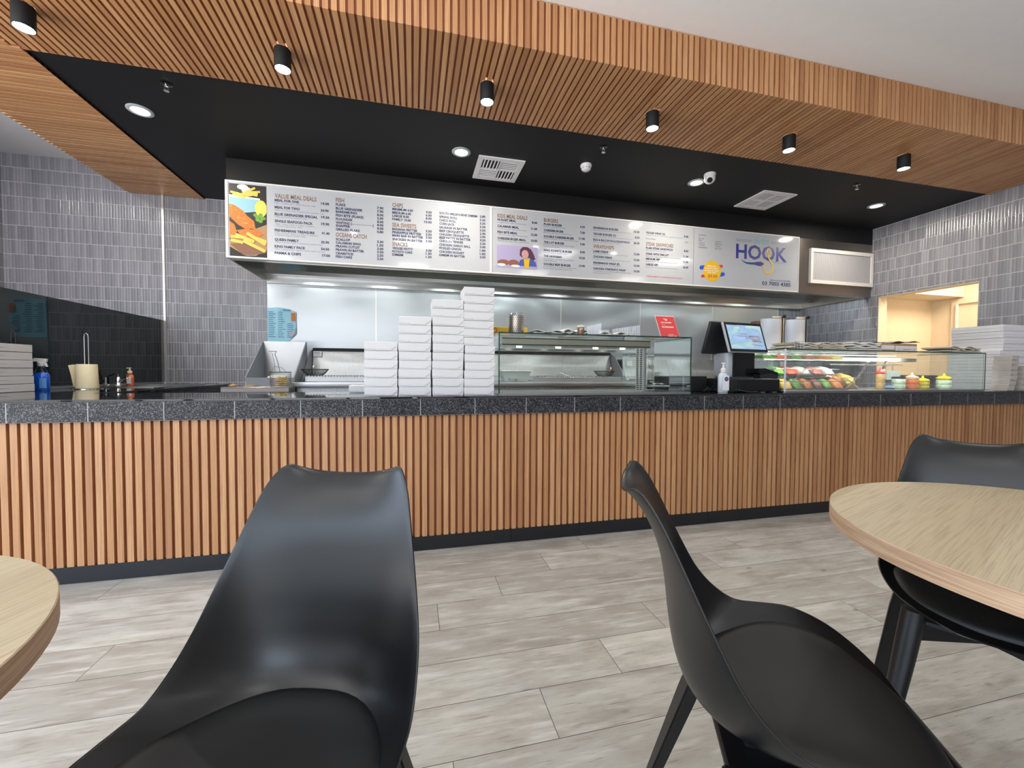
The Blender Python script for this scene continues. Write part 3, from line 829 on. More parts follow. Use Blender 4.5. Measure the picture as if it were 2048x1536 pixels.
b.poly([(HX0 + .012, 4.62, 2.475), (HX0 + .012, 5.10, 2.20), (HX0 + .012, 5.10, 2.215), (HX0 + .012, 4.62, 2.49)], (HX1 - HX0 - .024, 0, 0))
b.build('baffle', 'hood_steel', t, rel=True)
b = MB()
b.poly([(HX0 + .012, 5.10, 2.20), (HX0 + .012, 5.13, 2.165), (HX0 + .012, 5.30, 2.165), (HX0 + .012, 5.30, 2.215), (HX0 + .012, 5.10, 2.215)], (HX1 - HX0 - .024, 0, 0))
b.box(HX0 + .012, HX1 - .012, 5.255, 5.31, 2.085, 2.165)
b.build('rear_gutter', 'steel', t, rel=True)
for i in range(9):
    x = -1.25 + 0.85 * i
    if x > 5.8: continue
    box(x - .14, x + .14, 4.40, 4.46, 2.452, 2.4695).build('hood_lamp', 'lamp_hood', t, rel=True)
    L = area('hood_light', (x, 4.43, 2.44), (math.radians(18), 0, 0), 0.26, 0.05, 2.0, (0.90, 1.0, 0.97))
for i in range(8):
    x = -0.78 + 0.85 * i
    b = MB(); b.box(x - .05, x - .03, HYF + .075, HYF + .10, HB + .03, HB + .055); b.box(x + .03, x + .05, HYF + .075, HYF + .10, HB + .03, HB + .055)
    b.box(x - .05, x + .05, HYF + .098, HYF + .104, HB + .048, HB + .055); b.build('filter_handle', 'steel', t, rel=True)
# louvred box on the hood front
t = thing('vent_grille', 'white framed ribbed grille on the brown hood front beside the menu board', 'grille', (5.43, HYF - .03, 2.45))
gx0, gx1, gz0, gz1 = 4.917, 5.950, 2.228, 2.670
b = MB(); b.box(gx0, gx1, HYF - .035, HYF - .001, gz0, gz0 + .045); b.box(gx0, gx1, HYF - .035, HYF - .001, gz1 - .045, gz1)
b.box(gx0, gx0 + .035, HYF - .035, HYF - .001, gz0 + .045, gz1 - .045); b.box(gx1 - .035, gx1, HYF - .035, HYF - .001, gz0 + .045, gz1 - .045)
b.build('grille_frame', 'sign_frame', t, rel=True)
box(gx0 + .035, gx1 - .035, HYF - .022, HYF - .001, gz0 + .045, gz1 - .045).build('grille_mesh', 'grille', t, rel=True)
# black bulkhead above the hood
struct(box(HX0, XR - .001, HYF, YB - .002, HT + .001, SZ + .013).build('wall_upper', 'black_paint'))

t = thing('menu_board', 'long white illuminated-style menu board across the front of the hood', 'menu board', (1.55, 4.245, 2.10))
BX0, BX1, BZ0, BZ1 = -1.640, 4.735, 2.100, 2.792
FY = 4.236
box(BX0 + .02, BX1 - .006, 4.2405, HYF - .001, BZ0 + .008, BZ1 - .008).build('sign_panel', 'sign_face', t, rel=True)
b = MB(); b.box(BX0, BX0 + .022, 4.234, HYF - .001, BZ0, BZ1); b.box(BX1 - .008, BX1, 4.234, HYF - .001, BZ0, BZ1)
b.box(BX0 + .022, BX1 - .008, 4.234, HYF - .001, BZ0, BZ0 + .014); b.box(BX0 + .022, BX1 - .008, 4.234, HYF - .001, BZ1 - .012, BZ1)
b.build('sign_frame', 'sign_frame', t, rel=True)
b = MB(); b.box(0.778, 0.797, 4.232, 4.2404, BZ0 + .014, BZ1 - .012); b.build('joint_strip', 'sign_frame', t, rel=True)
box(3.206, 3.210, 4.2398, 4.2404, BZ0 + .014, BZ1 - .012).build('panel_seam', 'ink_grey', t, rel=True)
ox, oy, oz = t.location
PL = lambda u, v: Vector((u - ox, 4.2398 - oy, v - oz))
CAP = {'H': 0.040, 'B': 0.0225, 'S': 0.0122, 'M': 0.016, 'R': 0.0145, 'C': 0.058, 'N': 0.172, 'F': 0.026, 'G': 0.017, 'P': 0.046, 'D': 0.034, 'W': 0.016}
BOLD = {'H': 0.035, 'B': 0.055, 'S': 0.0, 'M': 0.0, 'R': 0.02, 'C': 0.0, 'N': 0.035, 'F': 0.0, 'G': 0.03, 'P': 0.03, 'D': 0.02, 'W': 0.03}
for kinds, mt_, nm in (('BM', 'ink_navy', 'item_lettering'), ('S', 'ink_grey', 'small_lettering')):
    text_mesh([(x, z, s_, CAP[k], wd, BOLD[k]) for (x, z, s_, k, wd) in MENU if k in kinds], mt_, nm, t, PL)
for kinds, mt_, nm in (('H', 'ink_tan', 'heading_lettering'), ('G', 'ink_grey', 'phone_caption'), ('R', 'ink_red', 'red_lettering'), ('CF', 'ink_cyan', 'cyan_lettering'),
                       ('N', 'ink_royal', 'logo_lettering'), ('P', 'ink_phone', 'phone_lettering')):
    for (x, z, s_, k, wd) in MENU:
        if k in kinds: text_mesh([(x, z, s_, CAP[k], wd, BOLD[k])], mt_, nm, t, PL)
PL2 = lambda u, v: Vector((u - ox, 4.2372 - oy, v - oz))
text_mesh([(x, z, s_, CAP[k], wd, BOLD[k]) for (x, z, s_, k, wd) in MENU if k == 'W'], 'ink_white', 'badge_lettering', t, PL2)
text_mesh([(x, z, s_, CAP[k], wd, BOLD[k]) for (x, z, s_, k, wd) in MENU if k == 'D'], 'ink_red', 'price_lettering', t, PL2)
def flat(pts, y, th=0.0006):
    return MB().poly([(px, y, pz) for px, pz in pts], (0, th, 0))
def blob(cx, cz, rx, rz, y, n=24, jag=0.0, ph=0.0, th=0.0006):
    return flat([(cx + rx * math.cos(2 * PI * i / n + ph) * (1 + (jag if i % 2 else 0)), cz + rz * math.sin(2 * PI * i / n + ph) * (1 + (jag if i % 2 else 0))) for i in range(n)], y, th)
def capsule(x0, z0, x1, z1, r, y):
    a = math.atan2(z1 - z0, x1 - x0); pts = []
    for k in range(9): pts.append((x1 + r * math.cos(a - PI / 2 + PI * k / 8), z1 + r * math.sin(a - PI / 2 + PI * k / 8)))
    for k in range(9): pts.append((x0 + r * math.cos(a + PI / 2 + PI * k / 8), z0 + r * math.sin(a + PI / 2 + PI * k / 8)))
    return flat(pts, y)
blob(3.466, 2.290, 0.118, 0.118, 4.2382, 56, 0.07).build('badge', 'ink_yellow', t, rel=True)
capsule(3.315, 2.322, 3.40, 2.335, 0.024, 4.2390).build('blue_pill', 'ink_blue', t, rel=True); capsule(3.52, 2.245, 3.62, 2.262, 0.024, 4.2390).build('blue_pill', 'ink_blue', t, rel=True)
capsule(3.54, 2.350, 3.60, 2.357, 0.016, 4.2392).build('red_pill', 'ink_red', t, rel=True); capsule(3.33, 2.222, 3.40, 2.235, 0.016, 4.2392).build('red_pill', 'ink_red', t, rel=True)
def ribbon(pts, wd, y, th=0.0006):
    L_, R_ = [], []
    for i, p in enumerate(pts):
        a = pts[max(i - 1, 0)]; c = pts[min(i + 1, len(pts) - 1)]
        dx, dz = c[0] - a[0], c[1] - a[1]; n = math.hypot(dx, dz) or 1; w_ = wd[i] if isinstance(wd, list) else wd
        L_.append((p[0] - dz / n * w_ / 2, p[1] + dx / n * w_ / 2)); R_.append((p[0] + dz / n * w_ / 2, p[1] - dx / n * w_ / 2))
    m_ = MB()
    for i in range(len(pts) - 1): m_.poly([(q[0], y, q[1]) for q in (L_[i], L_[i + 1], R_[i + 1], R_[i])], (0, th, 0))
    return m_
hk = [(4.273 + 0.028 * math.cos(a), 2.583 + 0.030 * math.sin(a)) for a in [2 * PI * k / 18 - PI / 2 for k in range(19)]]
b = ribbon(hk, 0.017, 4.2368)
hook = [(4.275, 2.555), (4.272, 2.50), (4.295, 2.47), (4.325, 2.44), (4.340, 2.40), (4.335, 2.36), (4.310, 2.325), (4.272, 2.313), (4.232, 2.325), (4.208, 2.355), (4.203, 2.39), (4.212, 2.42), (4.206, 2.455)]
b.add(ribbon(hook, [.020, .021, .023, .024, .025, .026, .026, .026, .026, .024, .020, .014, .004], 4.2368))
b.add(ribbon([(4.206, 2.452), (4.222, 2.43), (4.232, 2.405)], [.003, .014, .003], 4.2366)); b.build('rope_hook', 'ink_hook', t, rel=True)
fish = [(3.868, 2.462), (3.90, 2.440), (3.95, 2.428), (4.0, 2.428), (4.06, 2.432), (4.12, 2.445), (4.165, 2.445), (4.205, 2.425), (4.165, 2.393), (4.12, 2.395), (4.07, 2.405), (4.0, 2.405), (3.94, 2.412), (3.89, 2.435)]
flat(fish, 4.2378).build('logo_fish', 'ink_royal', t, rel=True)
b = flat([(3.97, 2.455), (4.03, 2.435), (3.99, 2.425)], 4.2386); b.add(ribbon([(3.87, 2.40), (3.91, 2.42), (4.0, 2.398), (4.09, 2.388)], [.004, .012, .012, .004], 4.2388)); b.build('logo_water', 'ink_teal', t, rel=True)
for xa, xb, za in ((3.792, 4.021, 2.693), (4.304, 4.529, 2.700)):
    b = MB()
    for z0 in (0, -0.018):
        b.add(ribbon([(xa + (xb - xa) * k / 32, za + z0 + 0.006 * math.sin(k / 32 * 2 * PI * 4.5)) for k in range(33)], 0.0035, 4.2392))
    b.build('logo_waves', 'ink_grey', t, rel=True)

# food photograph at the left end (generic plate of fish and chips)
def pic(items, root, y0=4.2396):
    for k, (nm, mt_, shapes) in enumerate(items):
        b_ = MB()
        for j, sh in enumerate(shapes): b_.add(sh(y0 - 0.0005 * k - 0.00002 * j))
        b_.build(nm, mt_, root, rel=True)
fx0, fx1, fz0, fz1 = -1.610, -1.307, 2.118, 2.766
box(fx0, fx1, 4.2392, 4.2402, fz0, fz1).build('photo_ground', 'ink_black', t, rel=True)
rnd = random.Random(3)
def inside(pts): return [(min(max(x, fx0), fx1), min(max(z, fz0), fz1)) for x, z in pts]
def chip(x0, z0, ln, a, r):
    dx, dz = math.cos(a) * ln, math.sin(a) * ln; nx, nz = -math.sin(a) * r, math.cos(a) * r
    P4 = inside([(x0 + nx, z0 + nz), (x0 + dx + nx, z0 + dz + nz), (x0 + dx - nx, z0 + dz - nz), (x0 - nx, z0 - nz)])
    return lambda y: flat(P4, y)
pic([('photo_cloth', 'label_white', [lambda y: flat([(fx0, fz0), (fx1, fz0), (fx1, fz0 + .11), (fx0, fz0 + .24)], y)]),
     ('photo_table', 'card', [lambda y: flat(inside([(fx0, 2.20), (fx0, 2.26), (-1.45, 2.35), (fx1, 2.42), (fx1, 2.19), (-1.40, 2.13), (-1.48, 2.125)]), y)]),
     ('photo_wood', 'brown_side', [lambda y: flat(inside([(fx0, 2.225), (-1.50, 2.24), (fx1, 2.19), (fx1, 2.165), (-1.42, 2.135), (-1.50, 2.13)]), y)]),
     ('photo_cup', 'ink_teal', [lambda y: flat(inside([(fx0, 2.66), (-1.36, 2.645), (-1.385, 2.53), (-1.50, 2.51), (fx0, 2.56)]), y)]),
     ('photo_salt', 'label_white', [lambda y: flat([(fx0, 2.665), (-1.36, 2.65), (-1.36, 2.635), (fx0, 2.648)], y), lambda y: blob(-1.50, 2.74, 0.045, 0.024, y, 14), lambda y: blob(-1.47, 2.715, 0.04, 0.03, y, 14)]),
     ('photo_lemon', 'cheese', [lambda y: flat(inside([(-1.307 - 0.045 + 0.05 * math.cos(a), 2.56 + 0.075 * math.sin(a)) for a in [k * PI / 8 for k in range(16)]]), y)]),
     ('photo_herb', 'green', [(lambda q: (lambda y: blob(q[0], q[1], .018, .016, y, 9)))((rnd.uniform(-1.40, -1.33), rnd.uniform(2.44, 2.51))) for _ in range(9)]),
     ('photo_batter', 'batter', [lambda y: flat(inside([(fx0, 2.58), (-1.57, 2.575), (-1.50, 2.53), (-1.47, 2.49), (-1.41, 2.44), (-1.40, 2.39), (-1.47, 2.36), (-1.54, 2.40), (fx0, 2.47)]), y),
                               lambda y: flat(inside([(fx0, 2.43), (-1.57, 2.40), (-1.55, 2.34), (-1.57, 2.28), (fx0, 2.27)]), y), lambda y: flat(inside([(-1.55, 2.35), (-1.47, 2.37), (-1.38, 2.36), (-1.33, 2.33), (-1.40, 2.29), (-1.52, 2.30)]), y)]),
     ('photo_crumb', 'orange', [(lambda q: (lambda y: blob(q[0], q[1], rnd.uniform(.004, .010), rnd.uniform(.004, .008), y, 7)))((-1.60 + .20 * q_, 2.56 - .17 * q_ + rnd.uniform(-.06, .02))) for q_ in [rnd.random() for _ in range(46)]]),
     ('photo_highlight', 'chips_pale', [(lambda q: (lambda y: blob(q[0], q[1], .004, .003, y, 6)))((-1.60 + .19 * q_, 2.56 - .16 * q_ + rnd.uniform(-.06, .02))) for q_ in [rnd.random() for _ in range(30)]]),
     ('photo_chips', 'chips_pale', [chip(rnd.uniform(-1.60, -1.45), rnd.uniform(2.66, 2.70), rnd.uniform(.06, .11), rnd.uniform(-.5, .6), .009) for _ in range(12)] +
                                   [chip(-1.60, 2.29, .12, .0, .013), chip(-1.56, 2.31, .16, -.35, .014), chip(-1.47, 2.33, .18, -.55, .014), chip(-1.50, 2.26, .20, -.45, .015), chip(-1.43, 2.30, .13, -.3, .013), chip(-1.60, 2.26, .10, -.2, .013)]),
     ], t)
# second photograph: a child in a cafe behind a burger and a glass of juice, kept generic
kx0, kx1, kz0, kz1 = 0.850, 1.291, 2.170, 2.405
box(kx0, kx1, 4.2392, 4.2402, kz0, kz1).build('photo_backdrop', mat('violet_print', S(176, 168, 206), 0.5), t, rel=True)
pic([('photo_room', mat('deep_violet_print', S(66, 56, 142), 0.5), [lambda y: flat([(.965, 2.40), (1.015, 2.40), (1.015, 2.33), (1.09, 2.325), (1.09, 2.305), (.86, 2.31), (.86, 2.325), (.965, 2.335)], y), lambda y: flat([(kx0, 2.172), (kx1, 2.172), (kx1, 2.20), (kx0, 2.21)], y)]),
     ('photo_hair', mat('dark_hair_print', S(88, 50, 74), 0.5), [lambda y: flat([(1.095, 2.31), (1.10, 2.37), (1.13, 2.40), (1.18, 2.402), (1.22, 2.38), (1.25, 2.33), (1.27, 2.28), (1.24, 2.26), (1.20, 2.29), (1.12, 2.29)], y)]),
     ('photo_shirt', mat('denim_print', S(74, 92, 168), 0.5), [lambda y: flat([(1.08, 2.20), (1.10, 2.26), (1.15, 2.28), (1.22, 2.28), (1.27, 2.25), (1.285, 2.20)], y)]),
     ('photo_face', mat('face_print', S(210, 160, 160), 0.5), [lambda y: blob(1.155, 2.325, .038, .045, y, 18)]),
     ('photo_burger', mat('burger_print', S(150, 92, 74), 0.5), [lambda y: blob(1.03, 2.225, .06, .035, y, 16), lambda y: blob(.92, 2.225, .065, .030, y, 13)]),
     ('photo_plate', 'ink_white', [lambda y: blob(.90, 2.20, .045, .014, y, 12), lambda y: blob(1.05, 2.195, .05, .013, y, 12)]),
     ('photo_juice', 'ink_yellow', [lambda y: flat([(1.14, 2.275), (1.205, 2.277), (1.195, 2.18), (1.15, 2.178)], y)]),
     ], t)

# ================================================================== STEEL WALL BEHIND THE FRYERS
t = thing('steel_splashback', 'rippled stainless wall sheets behind the fryers with pale upright joints', 'splashback', (2.0, YB - .01, 0.9))
for i in range(6):
    x0 = -1.643 + 1.2 * i
    box(x0 + .002, x0 + 1.198, YB - .010, YB - .0005, 0.02, 2.084).build('steel_sheet', 'splash', t, rel=True)
    box(x0 + 1.1945, x0 + 1.2055, YB - .0125, YB - .0101, 0.02, 2.084).build('joint_strip', 'alu', t, rel=True)

# ================================================================== COOKING LINE
def bench(name, label, x0, x1, cat='fryer', sticker=None, panel_top=1.333, deck=True, knobs=False, y0=4.30):
    t = thing(name, label, cat, ((x0 + x1) / 2, 4.75, 0))
    b = MB(); b.box(x0, x1, y0, 5.28, 0.918, 0.970, 0.006, 2); b.build('bench_lip', 'steel', t, True, rel=True)
    b = MB(); b.box(x0 + .04, x1 - .02, y0 + .05, 5.27, 0.10, 0.9175); b.build('cabinet_body', 'steel_v', t, rel=True)
    n = max(2, int((x1 - x0) / 0.62))
    for i in range(n):
        xa = x0 + .05 + (x1 - x0 - .08) * i / n; xb = x0 + .05 + (x1 - x0 - .08) * (i + 1) / n - .008
        dr = box(xa, xb, y0 + .035, y0 + .0495, 0.14, 0.905, .003, 1).build('cabinet_door', 'steel_v', t, rel=True)
        MB().tube([((xa + xb) / 2 - .1 - t.location.x, y0 + .015 - t.location.y, .86), ((xa + xb) / 2 + .1 - t.location.x, y0 + .015 - t.location.y, .86)], .007, 8).build('door_handle', 'chrome', dr)
    if deck:
        for (da, db) in ((x0 + .09, .84), (1.34, x1 - .22)):
            dk = box(da, db, y0 + .17, 5.10, 0.9705, 1.022, 0.004, 2).build('fryer_deck', 'steel', t, rel=True)
            b = MB()
            for i in range(int((db - da - .06) / .028)):
                x = da + .03 + i * .028; b.box(x, x + .014, y0 + .18, 5.08, 1.0222, 1.030)
            b.move(-Vector(t.location)); b.build('drain_grid', 'steel', dk)
    return t
t = bench('fryer_bank', 'long stainless deep fryer bank against the steel splashback', -1.15, 2.66, y0=4.33)
b = MB()   # sloping rear panel with its rolled sides
b.poly([(-1.13, 5.12, 0.972), (-1.13, 5.20, 1.315), (-1.13, 5.21, 1.315), (-1.13, 5.13, 0.972)], (3.76, 0, 0))
b.build('rear_panel', 'steel_v', t, rel=True)
box(-1.13, 2.63, 5.17, 5.25, 1.316, 1.345).build('flue_slot', 'black_paint', t, rel=True)
for xx in (-1.15, 2.648): MB().poly([(xx, 4.75, .972), (xx, 5.10, 1.30), (xx, 5.26, 1.345), (xx, 5.26, .972)], (.012, 0, 0)).build('side_splash', 'satin', t, rel=True)
box(-1.125, -1.035, 5.165, 5.171, 1.245, 1.305).build('rating_label', 'label_white', t, rel=True)
text_mesh([(-1.115, 1.28, 'GOLD', .016, .06, .03), (-1.115, 1.262, 'serial 0417', .008, .06, 0)], 'ink_royal', 'label_lettering', t, lambda u, v: Vector((u - t.location.x, 5.1645 - t.location.y, v)))
t = bench('griddle', 'stainless griddle unit with high back and two round rail ends near the till', 2.74, 4.62, 'griddle', deck=False)
b = MB(); b.poly([(2.80, 5.05, .972), (2.80, 5.15, 1.262), (2.80, 5.165, 1.262), (2.80, 5.07, .972)], (1.78, 0, 0)); b.build('rear_panel', 'steel_v', t, rel=True)
b = MB(); b.box(2.80, 4.58, 5.165, 5.29, 1.250, 1.262); b.build('rear_shelf', 'steel', t, rel=True)
box(2.84, 4.52, 4.45, 5.04, .9705, .992, .003, 1).build('hot_plate', 'hood_brown', t, rel=True)
MB().tube([(2.86 - t.location.x, 5.14 - t.location.y, 1.305), (3.30 - t.location.x, 5.14 - t.location.y, 1.305)], .013, 12).build('rail', 'steel', t)
for x in (2.88, 3.10): MB().tube([(x - t.location.x, 5.10 - t.location.y, 1.305), (x - t.location.x, 5.07 - t.location.y, 1.305)], .024, 16).build('rail_end', 'chrome', t)
box(2.835, 2.915, 5.094, 5.10, 1.165, 1.235).build('rating_label', 'label_white', t, rel=True)
# dump station at the left
t = thing('chip_station', 'grey steel chip dump station with sloping sides beside the blue menu poster', 'chip station', (-1.36, 4.75, 0))
b = MB(); b.box(-1.60, -1.155, 5.00, 5.012, .972, 1.40); b.build('back_plate', 'steel', t, rel=True)
for x in (-1.60, -1.167): MB().poly([(x, 4.50, .972), (x, 4.50, 1.012), (x, 5.00, 1.40), (x, 5.00, .972)], (.012, 0, 0)).build('side_plate', 'satin', t, rel=True)
b = MB(); b.box(-1.588, -1.167, 4.50, 4.512, .93, 1.010); b.box(-1.588, -1.167, 4.512, 5.0, .965, .972); b.build('front_lip', 'satin', t, rel=True)
box(-1.60, -1.155, 4.513, 5.27, 0.0, .9645).build('cabinet_body', 'steel_v', t, rel=True)
# preparation table
t = thing('prep_table', 'narrow preparation table with a dark front edge and pale top', 'table', (-1.39, 4.23, 0))
box(-1.665, -1.11, 4.14, 4.325, .882, .924, .004, 1).build('table_edge', 'hood_brown', t, rel=True)
box(-1.663, -1.112, 4.139, 4.324, .9245, .930, .002, 1).build('table_top', 'steel', t, rel=True)
for x in (-1.645, -1.13):
    for y in (4.16, 4.305): box(x - .015, x + .015, y - .015, y + .015, 0, .8815).build('leg', 'steel_v', t, rel=True)
t = tag(box(-1.58, -1.30, 4.15, 4.31, .931, .934).build('wrapping_paper', 'butcher'), 'flat sheets of white wrapping paper on the preparation table', 'paper')
b = MB()
P = []
for i in range(9):
    row = []
    for j in range(7):
        u, v = i / 8, j / 6; row.append((-1.61 + .24 * u, 4.15 + .15 * v, .9345 + .012 * math.sin(u * 5 + v * 2) ** 2 + (.012 if i == 0 else 0)))
    P.append(row)
b.grid(P); tag(b.build('paper_sheet', 'card', smooth=True), 'curled brown paper lying on the white paper of the preparation table', 'paper')
# wire basket of chips
def fry_basket(loc, label):
    t = thing('fry_basket', label, 'basket', loc)
    r, h = .088, .134
    b = MB()
    for i in range(28):
        a = 2 * PI * i / 28; b.tube([(r * math.cos(a) * .96, r * math.sin(a) * .96, .002), (r * math.cos(a), r * math.sin(a), h)], .0013, 5)
    for k in range(8): b.tube([(r * (.96 + .04 * k / 7) * math.cos(a), r * (.96 + .04 * k / 7) * math.sin(a), .003 + (h - .004) * k / 7) for a in [2 * PI * i / 28 for i in range(28)]], .0013, 5, True)
    b.build('wire_mesh', 'steel', t, True)
    b = MB(); b.tube([(r * math.cos(a), r * math.sin(a), h) for a in [2 * PI * i / 28 for i in range(28)]], .004, 8, True); b.build('rim', 'wire', t, True)
    b = MB(); b.tube([(-.02, -r, h), (-.032, -r + .01, h + .10), (-.05, -r + .03, h + .17), (-.078, -r + .035, h + .19), (-.015, -r + .035, h + .19), (-.03, -r + .03, h + .17), (.0, -r + .01, h + .09), (.02, -r, h)], .003, 6)
    b.tube([(-.06, -r * .7, h), (-.03, -r + .01, h + .05), (.03, -r + .01, h + .045), (.065, -r * .6, h)], .002, 6); b.build('handle', 'wire', t, True)
    rr = random.Random(5); b = MB()
    for _ in range(90):
        a = rr.uniform(0, 2 * PI); q = rr.uniform(0, r - .03); z = rr.uniform(.01, .085); L_ = rr.uniform(.018, .028); th = rr.uniform(0, PI)
        c = Vector((q * math.cos(a), q * math.sin(a), z)); dv = Vector((math.cos(th), math.sin(th), rr.uniform(-.5, .5))).normalized() * L_ / 1
        b.tube([c - dv * .8, c + dv * .8], .0045, 4)
    o = b.build('chip_pile', 'chips', t); o['kind'] = 'stuff'
    return t
fry_basket((-1.205, 4.235, .9315), 'round wire fry basket full of golden chips with its handle up')
b = MB(); rr = random.Random(11)
for k in range(3):
    b.lathe([(.001, .0), (.05, .002), (.066, .02), (.058, .045), (.03, .06), (.001, .064)], .0 + k * .035 - .03, rr.uniform(-.02, .02), 12, False)
b.b.transform(Matrix.Translation((-1.34, 4.60, .9725)))
tag(b.build('white_cloth', 'cloth', smooth=True, angle=80), 'crumpled white cloth on the chip station behind the wire basket', 'cloth')
# black wok shaped baskets on the fryer deck
def bowl_basket(loc, label, s=1.0):
    t = thing('strainer_basket', label, 'basket', loc)
    b = MB()
    for k in range(5):
        r_ = (.075 + .055 * (k / 4) ** .7) * s; z_ = .004 + .06 * k / 4 * s
        b.tube([(r_ * math.cos(a), r_ * math.sin(a), z_) for a in [2 * PI * i / 24 for i in range(24)]], .003 if k < 4 else .005, 6, True)
    for i in range(24):
        a = 2 * PI * i / 24; b.tube([((.075 + .055 * (k / 4) ** .7) * s * math.cos(a), (.075 + .055 * (k / 4) ** .7) * s * math.sin(a), .004 + .06 * k / 4 * s) for k in range(5)], .0022, 5)
    for i in range(-3, 4): b.tube([(i * .02, -.07 * s, .004), (i * .02, .07 * s, .004)], .002, 5)
    b.build('basket_mesh', 'ink_black', t, True)
    MB().tube([(.01, -.125 * s, .064 * s), (.015, -.15 * s, .085), (.02, -.14 * s, .105)], .007, 8).build('handle', 'alu', t, True)
    return t
bowl_basket((-1.00, 4.66, 1.031), 'black round strainer basket on the fryer next to the chip station')
bowl_basket((2.27, 4.62, 1.031), 'black round strainer basket on the fryer end behind the glass case', .95)
for i, (x, y, a, c) in enumerate(((2.33, 4.60, .9, 'brown_side'), (2.42, 4.58, 1.2, 'brown_side'))):
    L_ = ('short brown spatula handle standing in the strainer basket', 'tall brown spatula handle beside the short one in the strainer basket')[i]
    tag(MB().tube([(x, y, 1.06), (x + .01, y + .02, 1.06 + .10 + .03 * i)], .009, 8).build('spatula_handle', c, smooth=True), L_, 'spatula')
t = thing('plastic_tub', 'milky rectangular plastic tub on the fryer bench behind the empty glass case', 'tub', (1.115, 4.53, .971))
b = MB()
w0, d0, w1, d1, h = .13, .09, .165, .115, .115
for (A, B) in ((1, 1),):
    lo = [(-w0, -d0, 0), (w0, -d0, 0), (w0, d0, 0), (-w0, d0, 0)]; hi = [(-w1, -d1, h), (w1, -d1, h), (w1, d1, h), (-w1, d1, h)]
    V1 = [b.b.verts.new(p) for p in lo]; V2 = [b.b.verts.new(p) for p in hi]; b.b.faces.new(V1[::-1])
    for i in range(4): b.b.faces.new((V1[i], V1[(i + 1) % 4], V2[(i + 1) % 4], V2[i]))
b.build('tub_body', 'tray_plastic', t)
b = MB(); b.tube([(-w1 - .004, -d1 - .004, h), (w1 + .004, -d1 - .004, h), (w1 + .004, d1 + .004, h), (-w1 - .004, d1 + .004, h)], .006, 6, True); b.build('tub_rim', 'tray_plastic', t)
t = thing('sauce_pot', 'small grey pot in front of the milky tub', 'pot', (1.075, 4.385, .971))
MB().lathe([(.03, 0), (.036, .004), (.038, .034), (.036, .034), (.034, .008)], 0, 0, 20, False).build('pot_body', 'silver_plastic', t, True)
MB().tube([(-.036, 0, .022), (-.06, -.0, .035), (-.055, 0, .012)], .003, 6).build('handle', 'wire', t, True)
tag(MB().tube([(1.60, 4.44, 1.034), (1.66, 4.52, 1.07), (1.74, 4.46, 1.036)], .003, 6).build('wire_tongs', 'chrome', smooth=True), 'thin bent wire tongs lying on the fryer drain grid', 'tongs')

# blue menu poster stuck on the first steel sheet
t = thing('wall_menu', 'light blue takeaway menu poster with curled corners on the steel wall', 'poster', (-1.49, YB - .02, 1.61))
rows = []
for i in range(11):
    u = i / 10; x = -1.640 + .305 * u; row = []
    ztop = 1.800 + .022 * math.sin(u * PI) - .035 * u * u; zbot = 1.412 + (0 if u < .7 else (u - .7) / .3 * .10)
    for j in range(9):
        v = j / 8; row.append((x, YB - .016 - .018 * (v ** 4) * (abs(u - .4) * 1.2) - .02 * max(0, u - .75) * (1 - v) * 3, zbot + (ztop - zbot) * v))
    rows.append(row)
MB().grid(rows).build('poster_sheet', 'menu_paper', t, True, rel=True)
b = MB()
rr = random.Random(8)
for c in range(3):
    for k in range(15):
        z = 1.755 - .022 * k
        if c == 2 and k < 6 or z < 1.45: continue
        b.box(-1.625 + .098 * c, -1.625 + .098 * c + rr.uniform(.045, .08), YB - .0365, YB - .036, z, z + .005)
b.build('poster_text', 'ink_phone', t, rel=True)
text_mesh([(-1.47, 1.772, 'HOOK', .022, .085, .03)], 'ink_royal', 'poster_lettering', t, lambda u, v: Vector((u + 1.49, -.0185, v - 1.61)))
box(-1.385, -1.345, YB - .0372, YB - .0368, 1.66, 1.755).build('poster_photo', 'batter', t, rel=True)
MB().poly([(-1.42, YB - .037, 1.50), (-1.335, YB - .037, 1.58), (-1.345, YB - .037, 1.52), (-1.38, YB - .037, 1.47)], (0, .0006, 0)).build('curled_corner', 'silver_plastic', t, rel=True)

